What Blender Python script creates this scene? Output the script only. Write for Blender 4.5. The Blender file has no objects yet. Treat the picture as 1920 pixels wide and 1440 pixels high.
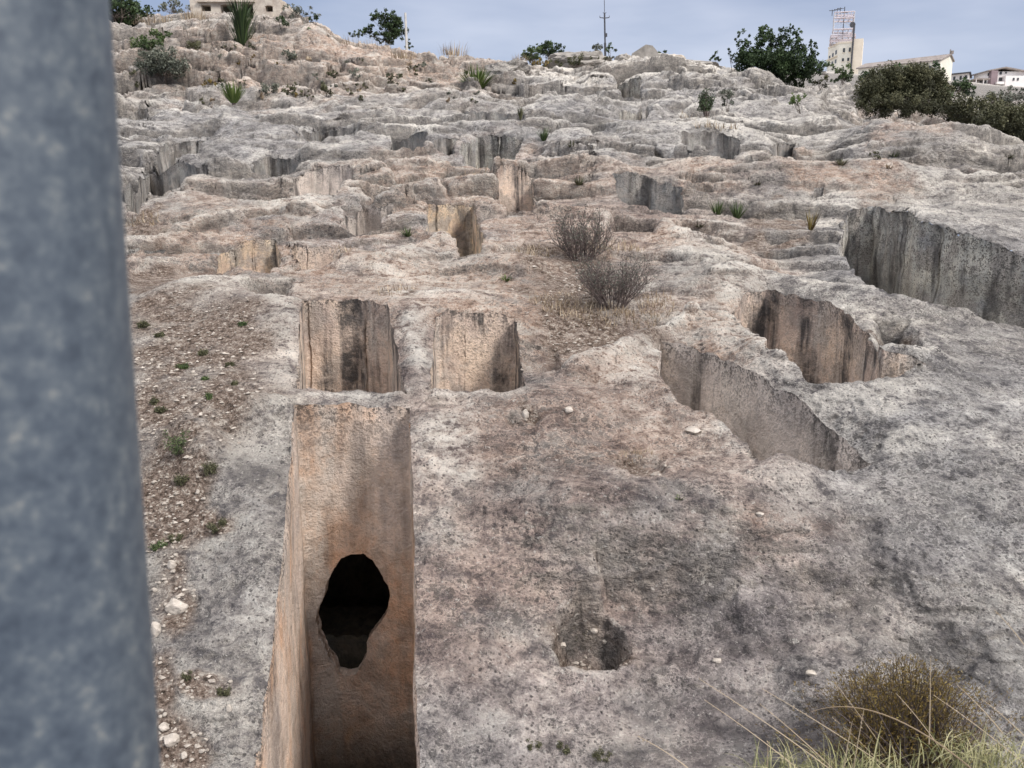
import bpy, math, random
import numpy as np
from mathutils import Vector, Matrix
sc = bpy.context.scene
col = sc.collection
R = math.radians

# ------------------------------------------------------------------ camera
FPX = 1600.0                      # focal length in pixels of a 1920 wide frame
PITCH = R(12.0)
cam_d = bpy.data.cameras.new('camera')
cam = bpy.data.objects.new('camera', cam_d)
col.objects.link(cam)
cam.location = (0, 0, 0)
cam.rotation_euler = (R(90) - PITCH, 0, 0)
cam_d.sensor_width = 36.0
cam_d.lens = 36.0 * FPX / 1920.0
cam_d.clip_start = 0.02
cam_d.clip_end = 6000
cam_d.dof.use_dof = True
cam_d.dof.focus_distance = 6.5
cam_d.dof.aperture_fstop = 30.0 / 3.6     # aperture of about three millimetres
sc.camera = cam

# ------------------------------------------------------------------ sky, sun, exposure
SUN_EL, SUN_AZ = R(43), R(128)            # high, behind the viewer and to the right
w = bpy.data.worlds.new('World'); sc.world = w; w.use_nodes = True
nt = w.node_tree; nt.nodes.clear()
def N(nt, t, **k):
    n = nt.nodes.new(t)
    for a, b in k.items(): setattr(n, a, b)
    return n
out = N(nt, 'ShaderNodeOutputWorld'); bg = N(nt, 'ShaderNodeBackground'); bg.inputs[1].default_value = 0.1
sky = N(nt, 'ShaderNodeTexSky'); sky.sky_type = 'NISHITA'; sky.sun_disc = False
sky.sun_elevation = SUN_EL; sky.sun_rotation = SUN_AZ
tc = N(nt, 'ShaderNodeTexCoord'); sep = N(nt, 'ShaderNodeSeparateXYZ')
nt.links.new(tc.outputs['Generated'], sep.inputs[0])
mp = N(nt, 'ShaderNodeMapping'); mp.inputs['Scale'].default_value = (1.9, 1.9, 8.0); mp.inputs['Location'].default_value = (3.3, 1.2, 0.4)
nt.links.new(tc.outputs['Generated'], mp.inputs[0])
nz = N(nt, 'ShaderNodeTexNoise'); nz.inputs['Scale'].default_value = 1.0; nz.inputs['Detail'].default_value = 5; nz.inputs['Roughness'].default_value = 0.5
nt.links.new(mp.outputs[0], nz.inputs['Vector'])
rmp = N(nt, 'ShaderNodeValToRGB')
e = rmp.color_ramp.elements
e[0].position = 0.40; e[0].color = (.235, .285, .40, 1)
e[1].position = 0.60; e[1].color = (.41, .445, .535, 1)
nt.links.new(nz.outputs[0], rmp.inputs[0])
grad = N(nt, 'ShaderNodeValToRGB')                     # overcast: brighter overhead
g = grad.color_ramp.elements
g[0].position = 0.0; g[0].color = (.120, .120, .119, 1)
g[1].position = 1.0; g[1].color = (.45, .39, .325, 1)
x = g.new(0.16); x.color = (.101, .101, .103, 1)
x = g.new(0.27); x.color = (.092, .092, .096, 1)
x = g.new(0.50); x.color = (.28, .25, .20, 1)
nt.links.new(sep.outputs[2], grad.inputs[0])
mul = N(nt, 'ShaderNodeMix', data_type='RGBA', blend_type='MULTIPLY'); mul.inputs[0].default_value = 1
nt.links.new(rmp.outputs[0], mul.inputs[6]); nt.links.new(grad.outputs[0], mul.inputs[7])
sc_ = N(nt, 'ShaderNodeVectorMath', operation='SCALE'); sc_.inputs['Scale'].default_value = 85.0
nt.links.new(mul.outputs[2], sc_.inputs[0])
mx = N(nt, 'ShaderNodeMix', data_type='RGBA'); mx.inputs[0].default_value = 0.90
nt.links.new(sky.outputs[0], mx.inputs[6]); nt.links.new(sc_.outputs[0], mx.inputs[7])
nt.links.new(mx.outputs[2], bg.inputs[0]); nt.links.new(bg.outputs[0], out.inputs[0])

sun_d = bpy.data.lights.new('sun', 'SUN'); sun = bpy.data.objects.new('sun', sun_d); col.objects.link(sun)
sun_d.energy = 2.0; sun_d.angle = R(14); sun_d.color = (1.0, .94, .89)
sdir = Vector((math.sin(SUN_AZ) * math.cos(SUN_EL), math.cos(SUN_AZ) * math.cos(SUN_EL), math.sin(SUN_EL)))
sun.rotation_euler = sdir.to_track_quat('Z', 'Y').to_euler()
sun.location = sdir * 50
sc.view_settings.view_transform = 'Standard'; sc.view_settings.look = 'None'
sc.view_settings.exposure = 0.80; sc.view_settings.gamma = 1.0

# ------------------------------------------------------------------ noise
_rs = np.random.RandomState(7)
_perm = _rs.permutation(1024).astype(np.int32); _perm = np.concatenate([_perm, _perm])
_ga = _rs.rand(1024) * 2 * math.pi
_gx, _gy = np.cos(_ga).astype(np.float32), np.sin(_ga).astype(np.float32)
_rv = _rs.rand(1024).astype(np.float32); _rv2 = _rs.rand(1024).astype(np.float32)
def perlin(x, y, seed=0):
    x = np.asarray(x, np.float64) + seed * 17.31; y = np.asarray(y, np.float64) - seed * 9.73
    xf = np.floor(x); yf = np.floor(y)
    xi = xf.astype(np.int64) & 1023; yi = yf.astype(np.int64) & 1023
    fx = (x - xf); fy = (y - yf)
    x1 = (xi + 1) & 1023; y1 = (yi + 1) & 1023
    u = fx * fx * fx * (fx * (fx * 6 - 15) + 10); v = fy * fy * fy * (fy * (fy * 6 - 15) + 10)
    def gr(a, b, dx, dy):
        h = _perm[_perm[a] + b]
        return _gx[h] * dx + _gy[h] * dy
    a = gr(xi, yi, fx, fy); b = gr(x1, yi, fx - 1, fy)
    c = gr(xi, y1, fx, fy - 1); d = gr(x1, y1, fx - 1, fy - 1)
    return ((a + u * (b - a)) + v * ((c + u * (d - c)) - (a + u * (b - a)))) * 1.5
def fbm(x, y, o=4, seed=0, gain=.5):
    s = 0; a = 1
    for i in range(o):
        s = s + a * perlin(x, y, seed + i * 3); x = x * 2.03; y = y * 2.03; a *= gain
    return s
def ridged(x, y, o=3, seed=0, gain=.5):
    s = 0; a = 1
    for i in range(o):
        s = s + a * (1 - 2 * np.abs(perlin(x, y, seed + i * 5))); x = x * 2.1; y = y * 2.1; a *= gain
    return s
_g3 = _rs.normal(size=(1024, 3)).astype(np.float32); _g3 /= np.linalg.norm(_g3, axis=1)[:, None]
def perlin3(x, y, z, seed=0):
    x = np.asarray(x, np.float32) + np.float32(seed * 7.31 + 100); y = np.asarray(y, np.float32) + np.float32(seed * 3.73 + 100); z = np.asarray(z, np.float32) + np.float32(200)
    xf = np.floor(x); yf = np.floor(y); zf = np.floor(z)
    xi = xf.astype(np.int32) & 1023; yi = yf.astype(np.int32) & 1023; zi = zf.astype(np.int32) & 1023
    fx = x - xf; fy = y - yf; fz = z - zf
    u = fx * fx * (3 - 2 * fx); v = fy * fy * (3 - 2 * fy); w = fz * fz * (3 - 2 * fz)
    x1 = (xi + 1) & 1023; y1 = (yi + 1) & 1023; z1 = (zi + 1) & 1023
    def gr(a, b, c, dx, dy, dz):
        g = _g3[_perm[(_perm[_perm[a] + b] + c) & 1023]]
        return g[:, 0] * dx + g[:, 1] * dy + g[:, 2] * dz
    a = gr(xi, yi, zi, fx, fy, fz); b = gr(x1, yi, zi, fx - 1, fy, fz); c = gr(xi, y1, zi, fx, fy - 1, fz); d = gr(x1, y1, zi, fx - 1, fy - 1, fz)
    p = a + u * (b - a); q = c + u * (d - c); lo = p + v * (q - p)
    a = gr(xi, yi, z1, fx, fy, fz - 1); b = gr(x1, yi, z1, fx - 1, fy, fz - 1); c = gr(xi, y1, z1, fx, fy - 1, fz - 1); d = gr(x1, y1, z1, fx - 1, fy - 1, fz - 1)
    p = a + u * (b - a); q = c + u * (d - c); hi = p + v * (q - p)
    return (lo + w * (hi - lo)) * 1.5
def worley(x, y, seed=0):
    x = np.asarray(x) + seed * 3.7; y = np.asarray(y) + seed * 5.1
    xf = np.floor(x).astype(np.int64); yf = np.floor(y).astype(np.int64)
    best = np.full(x.shape, 9.0)
    for i in (-1, 0, 1):
        for j in (-1, 0, 1):
            h = _perm[_perm[(xf + i) & 1023] + ((yf + j) & 1023)]
            dx = xf + i + _rv[h] - x; dy = yf + j + _rv2[h] - y
            best = np.minimum(best, dx * dx + dy * dy)
    return np.sqrt(best)
def cellrand(x, y, seed=0):
    x = np.asarray(x) + seed * 3.7; y = np.asarray(y) + seed * 5.1
    xf = np.floor(x).astype(np.int64); yf = np.floor(y).astype(np.int64)
    best = np.full(x.shape, 9.0); out = np.zeros(x.shape)
    for i in (-1, 0, 1):
        for j in (-1, 0, 1):
            h = _perm[_perm[(xf + i) & 1023] + ((yf + j) & 1023)]
            d = (xf + i + _rv[h] - x) ** 2 + (yf + j + _rv2[h] - y) ** 2
            m = d < best; best = np.where(m, d, best); out = np.where(m, _rv[(h * 7 + 13) & 1023], out)
    return out
def sstep(a, b, x):
    t = np.clip((x - a) / (b - a), 0, 1); return t * t * (3 - 2 * t)

# ------------------------------------------------------------------ terrain height
cp, sp = math.cos(PITCH), math.sin(PITCH)
def v2s(v):                                # image row -> height per metre forward
    d = (720 - np.asarray(v, float)) / FPX
    return (d * cp - sp) / (cp + d * sp)
def s2v(s):
    s = np.asarray(s, float); d = (s * cp + sp) / (cp - s * sp); return 720 - d * FPX
def uv_t(u, v):
    return (np.asarray(u, float) - 960) / FPX / (cp + (720 - np.asarray(v, float)) / FPX * sp)
COMMON = [(2.0, None), (2.9, 1440), (4.1, 1020), (5.4, 742), (6.2, 660), (7.3, 572), (8.6, 510), (10, 462), (13, 382)]
NEARH = [(2.0, None), (2.9, 1440), (3.3, 1300), (3.85, 1118), (4.25, 905), (4.8, 822), (5.4, 742), (6.2, 660), (7.3, 572), (8.6, 510), (10, 462), (13, 382)]
COLS = {
 -1400: COMMON + [(17, 300), (22, 245), (28, 215), (34, 190), (45, 170), (70, 170), (150, 220), (300, 300)],
 0:    COMMON + [(17, 303), (22, 235), (28, 190), (31, 168), (31.8, 110), (34, 95), (34.8, 48), (38, 42), (45, 46), (60, 90), (150, 220), (300, 300)],
 260:  COMMON + [(17, 305), (22, 238), (28, 185), (31, 166), (31.6, 112), (34, 92), (34.6, 46), (38, 38), (45, 40), (60, 90), (150, 220), (300, 300)],
 430:  COMMON + [(17, 305), (22, 240), (27, 198), (31, 175), (31.7, 110), (34, 90), (34.8, 46), (38, 35), (45, 38), (60, 90), (150, 220), (300, 300)],
 600:  COMMON + [(17, 305), (22, 240), (27, 198), (31, 172), (32, 128), (34, 95), (35.4, 52), (38, 44), (45, 52), (60, 110), (150, 220), (300, 300)],
 680:  COMMON + [(17, 305), (22, 240), (27, 195), (31, 168), (33, 130), (35, 104), (37, 88), (40, 90), (45, 110), (60, 150), (150, 220), (300, 300)],
 860:  COMMON + [(17, 302), (22, 238), (27, 195), (31, 165), (34, 144), (36.5, 119), (40, 120), (45, 136), (60, 150), (150, 220), (300, 300)],
 1050: NEARH + [(17, 296), (22, 235), (27, 192), (31, 168), (34, 158), (37, 141), (40, 140), (45, 146), (60, 150), (150, 220), (300, 300)],
 1200: NEARH + [(17, 290), (22, 232), (27, 188), (31, 160), (34, 136), (36, 117), (40, 114), (45, 122), (60, 140), (150, 180), (300, 220)],
 1380: NEARH + [(17, 292), (22, 236), (27, 190), (31, 158), (33.5, 137), (36, 142), (45, 148), (60, 150), (150, 150), (220, 130), (300, 150)],
 1480: [(2.0, None), (2.9, 1440), (3.3, 1300), (3.85, 1115), (4.25, 905), (4.8, 822), (5.4, 742), (6.2, 655), (7.3, 560), (8.6, 505), (10, 452), (13, 378), (17, 300), (22, 240), (26, 205), (29, 178), (31, 190), (36, 215), (45, 200), (60, 165), (150, 142), (220, 132), (300, 150)],
 1600: [(2.0, None), (2.9, 1440), (4.1, 1000), (5.4, 742), (6.2, 650), (7.3, 555), (8.6, 500), (10, 445), (13, 370), (15.7, 314), (15.95, 244), (19, 232), (22, 220), (24, 240), (28, 255), (36, 225), (45, 190), (60, 160), (150, 148), (220, 140), (300, 150)],
 1720: [(2.0, None), (2.9, 1440), (4.1, 990), (5.4, 742), (6.2, 645), (7.3, 560), (8.6, 500), (10, 440), (13, 370), (15.7, 318), (15.95, 250), (18, 236), (19.5, 244), (22, 270), (28, 265), (36, 235), (45, 210), (60, 180), (150, 158), (220, 150), (300, 160)],
 1840: [(2.0, None), (2.9, 1440), (4.1, 985), (5.4, 742), (6.2, 650), (7.3, 590), (8.6, 520), (10, 450), (13, 375), (15.7, 328), (15.95, 276), (18, 272), (19.5, 280), (22, 310), (28, 290), (36, 250), (45, 222), (60, 198), (100, 172), (220, 162), (300, 172)],
 1940: [(2.0, None), (2.9, 1440), (4.1, 985), (5.4, 742), (6.2, 655), (7.3, 605), (8.6, 540), (10, 455), (13, 378), (15.5, 330), (16.1, 306), (18, 296), (19.5, 302), (22, 328), (28, 300), (36, 255), (45, 225), (60, 198), (100, 176), (220, 166), (300, 175)],
 3400: COMMON + [(17, 330), (22, 330), (28, 300), (36, 270), (45, 250), (60, 230), (150, 200), (300, 190)],
}
_cu = sorted(COLS); _ct = np.array([(u - 960) / FPX / cp for u in _cu])
LY = np.linspace(math.log(0.5), math.log(3000), 1400)
_tab = []
for u in _cu:
    ys = [0.5, 1.4] + [a for a, b in COLS[u]] + [700, 3000]
    zs = [-2.55, -2.5] + [(-2.38 if b is None else a * float(v2s(b))) for a, b in COLS[u]]
    zs += [8, 0]
    _tab.append(np.interp(np.exp(LY), ys, zs))
_tab = np.array(_tab)
k = np.exp(-0.5 * (np.arange(-7, 8) / 1.1) ** 2); k /= k.sum()
_tab = np.array([np.convolve(np.pad(r, 7, mode='edge'), k, mode='valid') for r in _tab])
TG = np.linspace(_ct[0], _ct[-1], 900)
_ti = np.clip(np.searchsorted(_ct, TG) - 1, 0, len(_ct) - 2)
_tf = (TG - _ct[_ti]) / (_ct[_ti + 1] - _ct[_ti]); _tf = _tf * _tf * (3 - 2 * _tf) * .6 + _tf * .4
BASE = _tab[_ti] * (1 - _tf[:, None]) + _tab[_ti + 1] * _tf[:, None]
def base(x, y):
    y = np.maximum(np.asarray(y, float), 0.5); t = np.clip(np.asarray(x, float) / y, TG[0], TG[-1] - 1e-6)
    a = (t - TG[0]) / (TG[1] - TG[0]); i = np.clip(a.astype(int), 0, len(TG) - 2); a = a - i
    b = (np.log(y) - LY[0]) / (LY[1] - LY[0]); b = np.clip(b, 0, len(LY) - 1.001); j = b.astype(int); b = b - j
    return (BASE[i, j] * (1 - a) + BASE[i + 1, j] * a) * (1 - b) + (BASE[i, j + 1] * (1 - a) + BASE[i + 1, j + 1] * a) * b

def cast(fn, pts, y0=1.5, y1=70.0, n=1600):
    """first point of the ground seen at each picture point"""
    Y = np.exp(np.linspace(math.log(y0), math.log(y1), n)); res = []
    for (u, v) in pts:
        t = float(uv_t(u, v)); s = float(v2s(v))
        h = fn(t * Y, Y); d = s * Y - h
        k = np.argmax(d < 0)
        if d[k] >= 0: k = int(np.argmin(d)); yy = Y[k]
        elif k == 0: yy = Y[0]
        else: yy = Y[k - 1] + (Y[k] - Y[k - 1]) * d[k - 1] / (d[k - 1] - d[k])
        res.append((t * yy, yy, float(fn(np.array([t * yy]), np.array([yy]))[0])))
    return np.array(res)

# ridges (+) and gullies (-): picture points, half width m, height m
STROKES = [
 ([(772, 585), (780, 650), (783, 712)], .10, .05),
 ([(1085, 690), (1150, 668), (1195, 640), (1225, 612), (1290, 590)], .10, .13),
 ([(1300, 590), (1400, 660), (1500, 722), (1600, 770), (1700, 850)], .16, .07),
 ([(1180, 700), (1260, 740), (1340, 768), (1400, 815)], .14, .07),
 ([(1500, 700), (1560, 722), (1650, 716), (1740, 690)], .16, .10),
 ([(1340, 540), (1440, 520), (1560, 545), (1640, 560), (1780, 585)], .22, .12),
 ([(1250, 420), (1290, 450), (1330, 500), (1350, 530)], .32, .11),
 ([(750, 735), (850, 716), (980, 718)], .07, .04),
 ([(250, 470), (400, 440), (560, 415), (700, 425), (830, 440)], .30, .22),
 ([(400, 540), (330, 570), (450, 580), (540, 610)], .35, .12),
 ([(240, 395), (420, 355), (540, 350), (640, 370)], .45, .22),
 ([(750, 400), (830, 365), (930, 330), (1000, 320), (1150, 330)], .4, .18),
 ([(600, 480), (700, 500), (830, 470), (960, 500)], .3, .14),
 ([(1000, 640), (1060, 610), (1150, 600), (1230, 590)], .35, -.16),
 ([(900, 520), (1000, 540), (1100, 500), (1200, 480)], .5, -.10),
 ([(1300, 320), (1450, 340), (1600, 340), (1800, 350), (1930, 370)], .6, .25),
 ([(1300, 420), (1440, 440), (1540, 500), (1640, 530)], .35, -.12),
 ([(380, 880), (360, 830), (420, 790), (520, 800)], .16, .15),
 ([(420, 900), (480, 960), (500, 1060)], .2, .05),
 ([(800, 800), (900, 770), (1000, 760), (1100, 740)], .25, .05),
 ([(1600, 700), (1700, 760), (1800, 840), (1930, 920)], .5, .12),
 ([(1480, 880), (1640, 960), (1760, 1050), (1930, 1210)], .25, .09),
 ([(1620, 1010), (1630, 1100), (1700, 1180), (1800, 1230)], .10, -.10),
 ([(1100, 990), (1250, 1005), (1400, 1020), (1560, 1040)], .20, .10),
 ([(1060, 260), (1200, 250), (1300, 255), (1420, 240)], .5, .2),
 ([(560, 420), (640, 450), (740, 460)], .3, -.10),
]
_strk = []
def strokes(x, y):
    z = np.zeros(np.shape(x))
    for P, wd, h in _strk:
        m = (x > P[:, 0].min() - 3 * wd) & (x < P[:, 0].max() + 3 * wd) & (y > P[:, 1].min() - 3 * wd) & (y < P[:, 1].max() + 3 * wd)
        if not m.any(): continue
        xx, yy = x[m], y[m]; d2 = np.full(xx.shape, 1e9)
        for a, b in zip(P[:-1], P[1:]):
            ab = b[:2] - a[:2]; L = ab @ ab + 1e-9
            s = np.clip(((xx - a[0]) * ab[0] + (yy - a[1]) * ab[1]) / L, 0, 1)
            d2 = np.minimum(d2, (xx - a[0] - s * ab[0]) ** 2 + (yy - a[1] - s * ab[1]) ** 2)
        z[m] += h * np.exp(-d2 / (wd * wd))
    return z
for pts, wd, h in STROKES: _strk.append((cast(base, pts)[:, :2], wd, h))
# steps cut in the rock: picture outline, depth m, softness m (the ground inside is lowered)
STEPS = [
 ([(1118, 1000), (1150, 1012), (1200, 1030), (1300, 1050), (1385, 1075), (1400, 1165), (1340, 1185), (1260, 1210), (1180, 1215), (1135, 1210), (1128, 1100)], -.14, .06),
 ([(1045, 1185), (1050, 1150), (1066, 1120), (1090, 1100), (1115, 1096), (1140, 1106), (1160, 1130), (1170, 1165), (1172, 1200), (1155, 1225), (1100, 1235), (1060, 1220)], -.02, .03),
 ([(1150, 1262), (1250, 1240), (1420, 1290), (1560, 1330), (1560, 1420), (1180, 1400)], -.18, .06),
 ([(1630, 1075), (1680, 1065), (1800, 1190), (1840, 1225), (1760, 1200), (1680, 1160)], .07, .05),
 ([(1400, 1060), (1600, 1100), (1640, 1200), (1540, 1230), (1420, 1190)], -.20, .07),
 ([(455, 532), (545, 525), (540, 560), (470, 566)], .16, .05),
 ([(1650, 600), (1700, 600), (1742, 660), (1700, 690), (1640, 660)], .20, .06),
 ([(1150, 390), (1235, 400), (1235, 430), (1180, 455), (1130, 440)], .30, .06),
 ([(800, 735), (880, 730), (850, 765), (810, 762)], .06, .04),
 ([(955, 770), (1020, 765), (1010, 800), (960, 800)], .05, .03),
 ([(1145, 835), (1240, 845), (1250, 885), (1170, 880)], .06, .04),
 ([(985, 640), (1040, 650), (1070, 690), (1000, 712), (978, 700)], .05, .03),
 ([(560, 240), (670, 228), (665, 250), (575, 262)], .5, .08),
 ([(240, 495), (420, 480), (450, 520), (400, 560), (240, 570)], .14, .10),
]
_steps = []
def poly_sd(P, x, y):
    d2 = np.full(x.shape, 1e9); ins = np.zeros(x.shape, bool); n = len(P)
    for i in range(n):
        ax, ay = P[i][0], P[i][1]; bx, by = P[(i + 1) % n][0], P[(i + 1) % n][1]
        ex, ey = bx - ax, by - ay; L = ex * ex + ey * ey + 1e-12
        s = np.clip(((x - ax) * ex + (y - ay) * ey) / L, 0, 1)
        d2 = np.minimum(d2, (x - ax - s * ex) ** 2 + (y - ay - s * ey) ** 2)
        c = ((ay > y) != (by > y)) & (x < (bx - ax) * (y - ay) / (by - ay + 1e-15) + ax)
        ins ^= c
    return np.where(ins, -1, 1) * np.sqrt(d2)
def smooth_h(x, y):
    x = np.asarray(x, float); y = np.asarray(y, float)
    return base(x, y) + strokes(x, y)
for pts, d, sf in STEPS: _steps.append((cast(smooth_h, pts)[:, :2], d, sf))
def steps(x, y):
    z = np.zeros(np.shape(x))
    wx = x + .03 * perlin(x * 7, y * 7, 3); wy = y + .03 * perlin(x * 7, y * 7, 9)
    for P, d, sf in _steps:
        m = (x > P[:, 0].min() - .3) & (x < P[:, 0].max() + .3) & (y > P[:, 1].min() - .3) & (y < P[:, 1].max() + .3)
        if not m.any(): continue
        sd = poly_sd(P, wx[m], wy[m])
        y0, y1 = P[:, 1].min(), P[:, 1].max()
        if d < 0:      # a level bench cut into the slope
            k0 = int(np.argmin(P[:, 1])); zf = float(base(P[k0:k0 + 1, 0], P[k0:k0 + 1, 1])[0]) - (.16 if d == -.02 else .03)
            pl = zf - d * (y[m] - y0); z[m] -= np.maximum(0, base(x[m], y[m]) - pl) * sstep(sf, -sf, sd); continue
        z[m] -= d * sstep(sf, -sf, sd) * sstep(y0 - .02, y0 + .85 * (y1 - y0), y[m])
    return z
SOIL = [(370, 640, 130, 70), (360, 760, 130, 110), (330, 940, 70, 110), (315, 1120, 50, 60), (310, 1290, 40, 60), (330, 1390, 60, 60), (290, 530, 60, 40), (400, 1000, 70, 30), (400, 1290, 60, 20),
        (1120, 600, 120, 32), (1060, 560, 60, 30), (1110, 1175, 60, 60), (1190, 860, 45, 18), (985, 785, 30, 14), (700, 1500, 20, 20), (270, 410, 40, 12),
        (1060, 500, 90, 30), (730, 548, 40, 8), (1460, 410, 60, 20), (1700, 645, 45, 35)]
def uv_of(x, y, z):
    return 960 + FPX * x / (y * cp - z * sp), s2v(z / y)
def blobs(u, v, L, edge=.35):
    m = np.zeros(u.shape)
    for (a, b, ra, rb) in L:
        d = np.sqrt(((u - a) / ra) ** 2 + ((v - b) / rb) ** 2)
        m = np.maximum(m, sstep(1 + edge, 1 - edge, d))
    return m
def soil_mask(x, y):
    z = base(x, y); u, v = uv_of(x, y, z)
    f = fbm(x * 1.7, y * 1.7, 4, 31)
    k = 1 + .0 * u
    return blobs(u + 45 * f, v + 30 * fbm(x * 1.9, y * 1.9, 4, 41), SOIL)
def height(x, y, full=True):
    x = np.asarray(x, float); y = np.asarray(y, float)
    b = base(x, y); z = b + strokes(x, y) + steps(x, y)
    far = sstep(7, 16, y); vf = sstep(24, 32, y); out = 1 - sstep(45, 80, y)
    soil = soil_mask(x, y); rk = 1 - .75 * soil
    z = z + fbm(x / 3.1, y / 2.4, 3, 1) * (.075 + .18 * far) * out
    # weathered strata: the slope breaks into ledges
    hh = .20 + .36 * far + .50 * vf
    q = z / hh + 1.9 * perlin(x / 7.3, y / 5.1, 11) + .40 * perlin(x / 1.9, y / 1.1, 12) + .12 * (1 - .9 * far) * perlin(x / .35, y / .3, 13)
    fr = q - np.floor(q); tr = sstep(.74, .86, fr) - fr
    amt = (.24 * sstep(4.5, 7, y) + .58 * far) * out * rk
    amt = amt * sstep(-.35, .15, perlin(x / 4.0, y / 3.0, 77))
    z = z + tr * hh * amt
    h2 = hh * .37
    q = z / h2 + 1.6 * perlin(x / 2.9, y / 1.6, 14) + .22 * perlin(x / 1.0, y / .5, 15)
    fr = q - np.floor(q); z = z + (sstep(.70, .86, fr) - fr) * h2 * .6 * (.25 + .75 * far) * out * rk * sstep(-.2, .3, perlin(x / 1.9, y / 1.5, 78))
    # jointed blocks: every cell of rock stands a little higher or lower
    wx = x + .35 * perlin(x / 1.1, y / 1.1, 61); wy = y + .35 * perlin(x / 1.1, y / 1.1, 62)
    bl = sstep(-.3, .3, perlin(x / 5, y / 3.5, 63))
    z = z + (cellrand(wx / 2.1, wy / 1.2, 3) - .5) * (.16 * far * bl + .42 * vf) * out * rk
    z = z + (cellrand(wx / .7, wy / .5, 4) - .5) * (.03 * far * bl + .14 * vf) * out * rk
    if not full: return z
    return z + detail(x.ravel(), y.ravel(), z.ravel(), soil.ravel()).reshape(z.shape)
def detail(x, y, z, soil):
    """roughness of the rock measured along its own surface"""
    far = sstep(7, 16, y); vf = sstep(24, 32, y); out = 1 - sstep(45, 80, y); rk = 1 - .75 * soil
    rough = sstep(-.5, .5, perlin(x / 1.7, y / 1.3, 79)) * 1.2 + .35
    wx = x + .12 * perlin(x * 2.2, y * 2.2, 5); wy = y + .12 * perlin(x * 2.2, y * 2.2, 6)
    d = 0; a = (.022 + .030 * far + .03 * vf)
    for k, sc in enumerate((.9, .42)):
        d = d + (.35 - np.abs(perlin3(wx / sc, wy / sc, z / (sc * .45), 21 + k))) * 1.6 * a; a = a * .55
    a = (.014 + .006 * far + .02 * vf)
    for k, sc in enumerate((.21, .10)):
        sc = sc * (1 + .8 * 0); d = d + (.3 - np.abs(perlin3(wx / sc, wy / sc, z / (sc * .6), 31 + k))) * 1.6 * a; a = a * .62
    d = d * rough
    c = worley(wx / .13, wy / .10, 2)
    d = d - sstep(.42, .10, c) * (.012 + .010 * far) * sstep(-.2, .3, perlin(x * .9, y * .9, 60))
    d = d * rk
    d = d + perlin3(x / .052, y / .052, z / .052, 41) * (.0085 + .003 * far) + perlin3(x / .024, y / .024, z / .024, 43) * (.0050 + .002 * far)
    return d * out

# ------------------------------------------------------------------ grid: cells about a pixel or two wide
tf = np.linspace(-.66, .66, 1000)
tl = -.66 - (np.linspace(0, 1, 60)[1:] ** 1.6) * 1.9
T = np.concatenate([tl[::-1], tf, -tl])
NT = len(T); NR = 1420
Yf = np.exp(np.concatenate([np.linspace(math.log(0.9), math.log(48), 2600)[:-1], np.linspace(math.log(48), math.log(2600), 500)]))
Ts = np.interp(np.linspace(0, NT - 1, NT // 3), np.arange(NT), T)
XX_, YY_ = np.outer(Ts, Yf).ravel(), np.tile(Yf, len(Ts))
zb = height(XX_, YY_, False).reshape(len(Ts), -1)
vv = np.clip(s2v(np.clip(zb / Yf, -1.2, .6)), -400, 1800)
dv = np.abs(np.diff(vv, axis=1)); dl = np.diff(np.log(Yf))
inn = np.where(Yf[1:] < 48, 230.0, 25.0)
wgt = np.minimum(np.sqrt(dv ** 2 + (inn * dl) ** 2), 14)
for it in range(16):
    wgt[1:-1] = (wgt[:-2] + wgt[1:-1] + wgt[2:]) / 3
cum = np.concatenate([np.zeros((len(Ts), 1)), np.cumsum(wgt, 1)], 1)
cum /= cum[:, -1:]
ci = np.linspace(0, len(Ts) - 1, NT); c0 = np.minimum(ci.astype(int), len(Ts) - 2); cf_ = (ci - c0)[:, None]
cum = cum[c0] * (1 - cf_) + cum[c0 + 1] * cf_
YY = np.empty((NT, NR)); s = np.linspace(0, 1, NR)
for i in range(NT): YY[i] = np.interp(s * cum[i, -1], cum[i], Yf)
X = T[:, None] * YY
Z = height(X.ravel(), YY.ravel(), False).reshape(X.shape)
X = X.copy(); Yg = YY.copy()
print('grid', X.shape)

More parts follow.
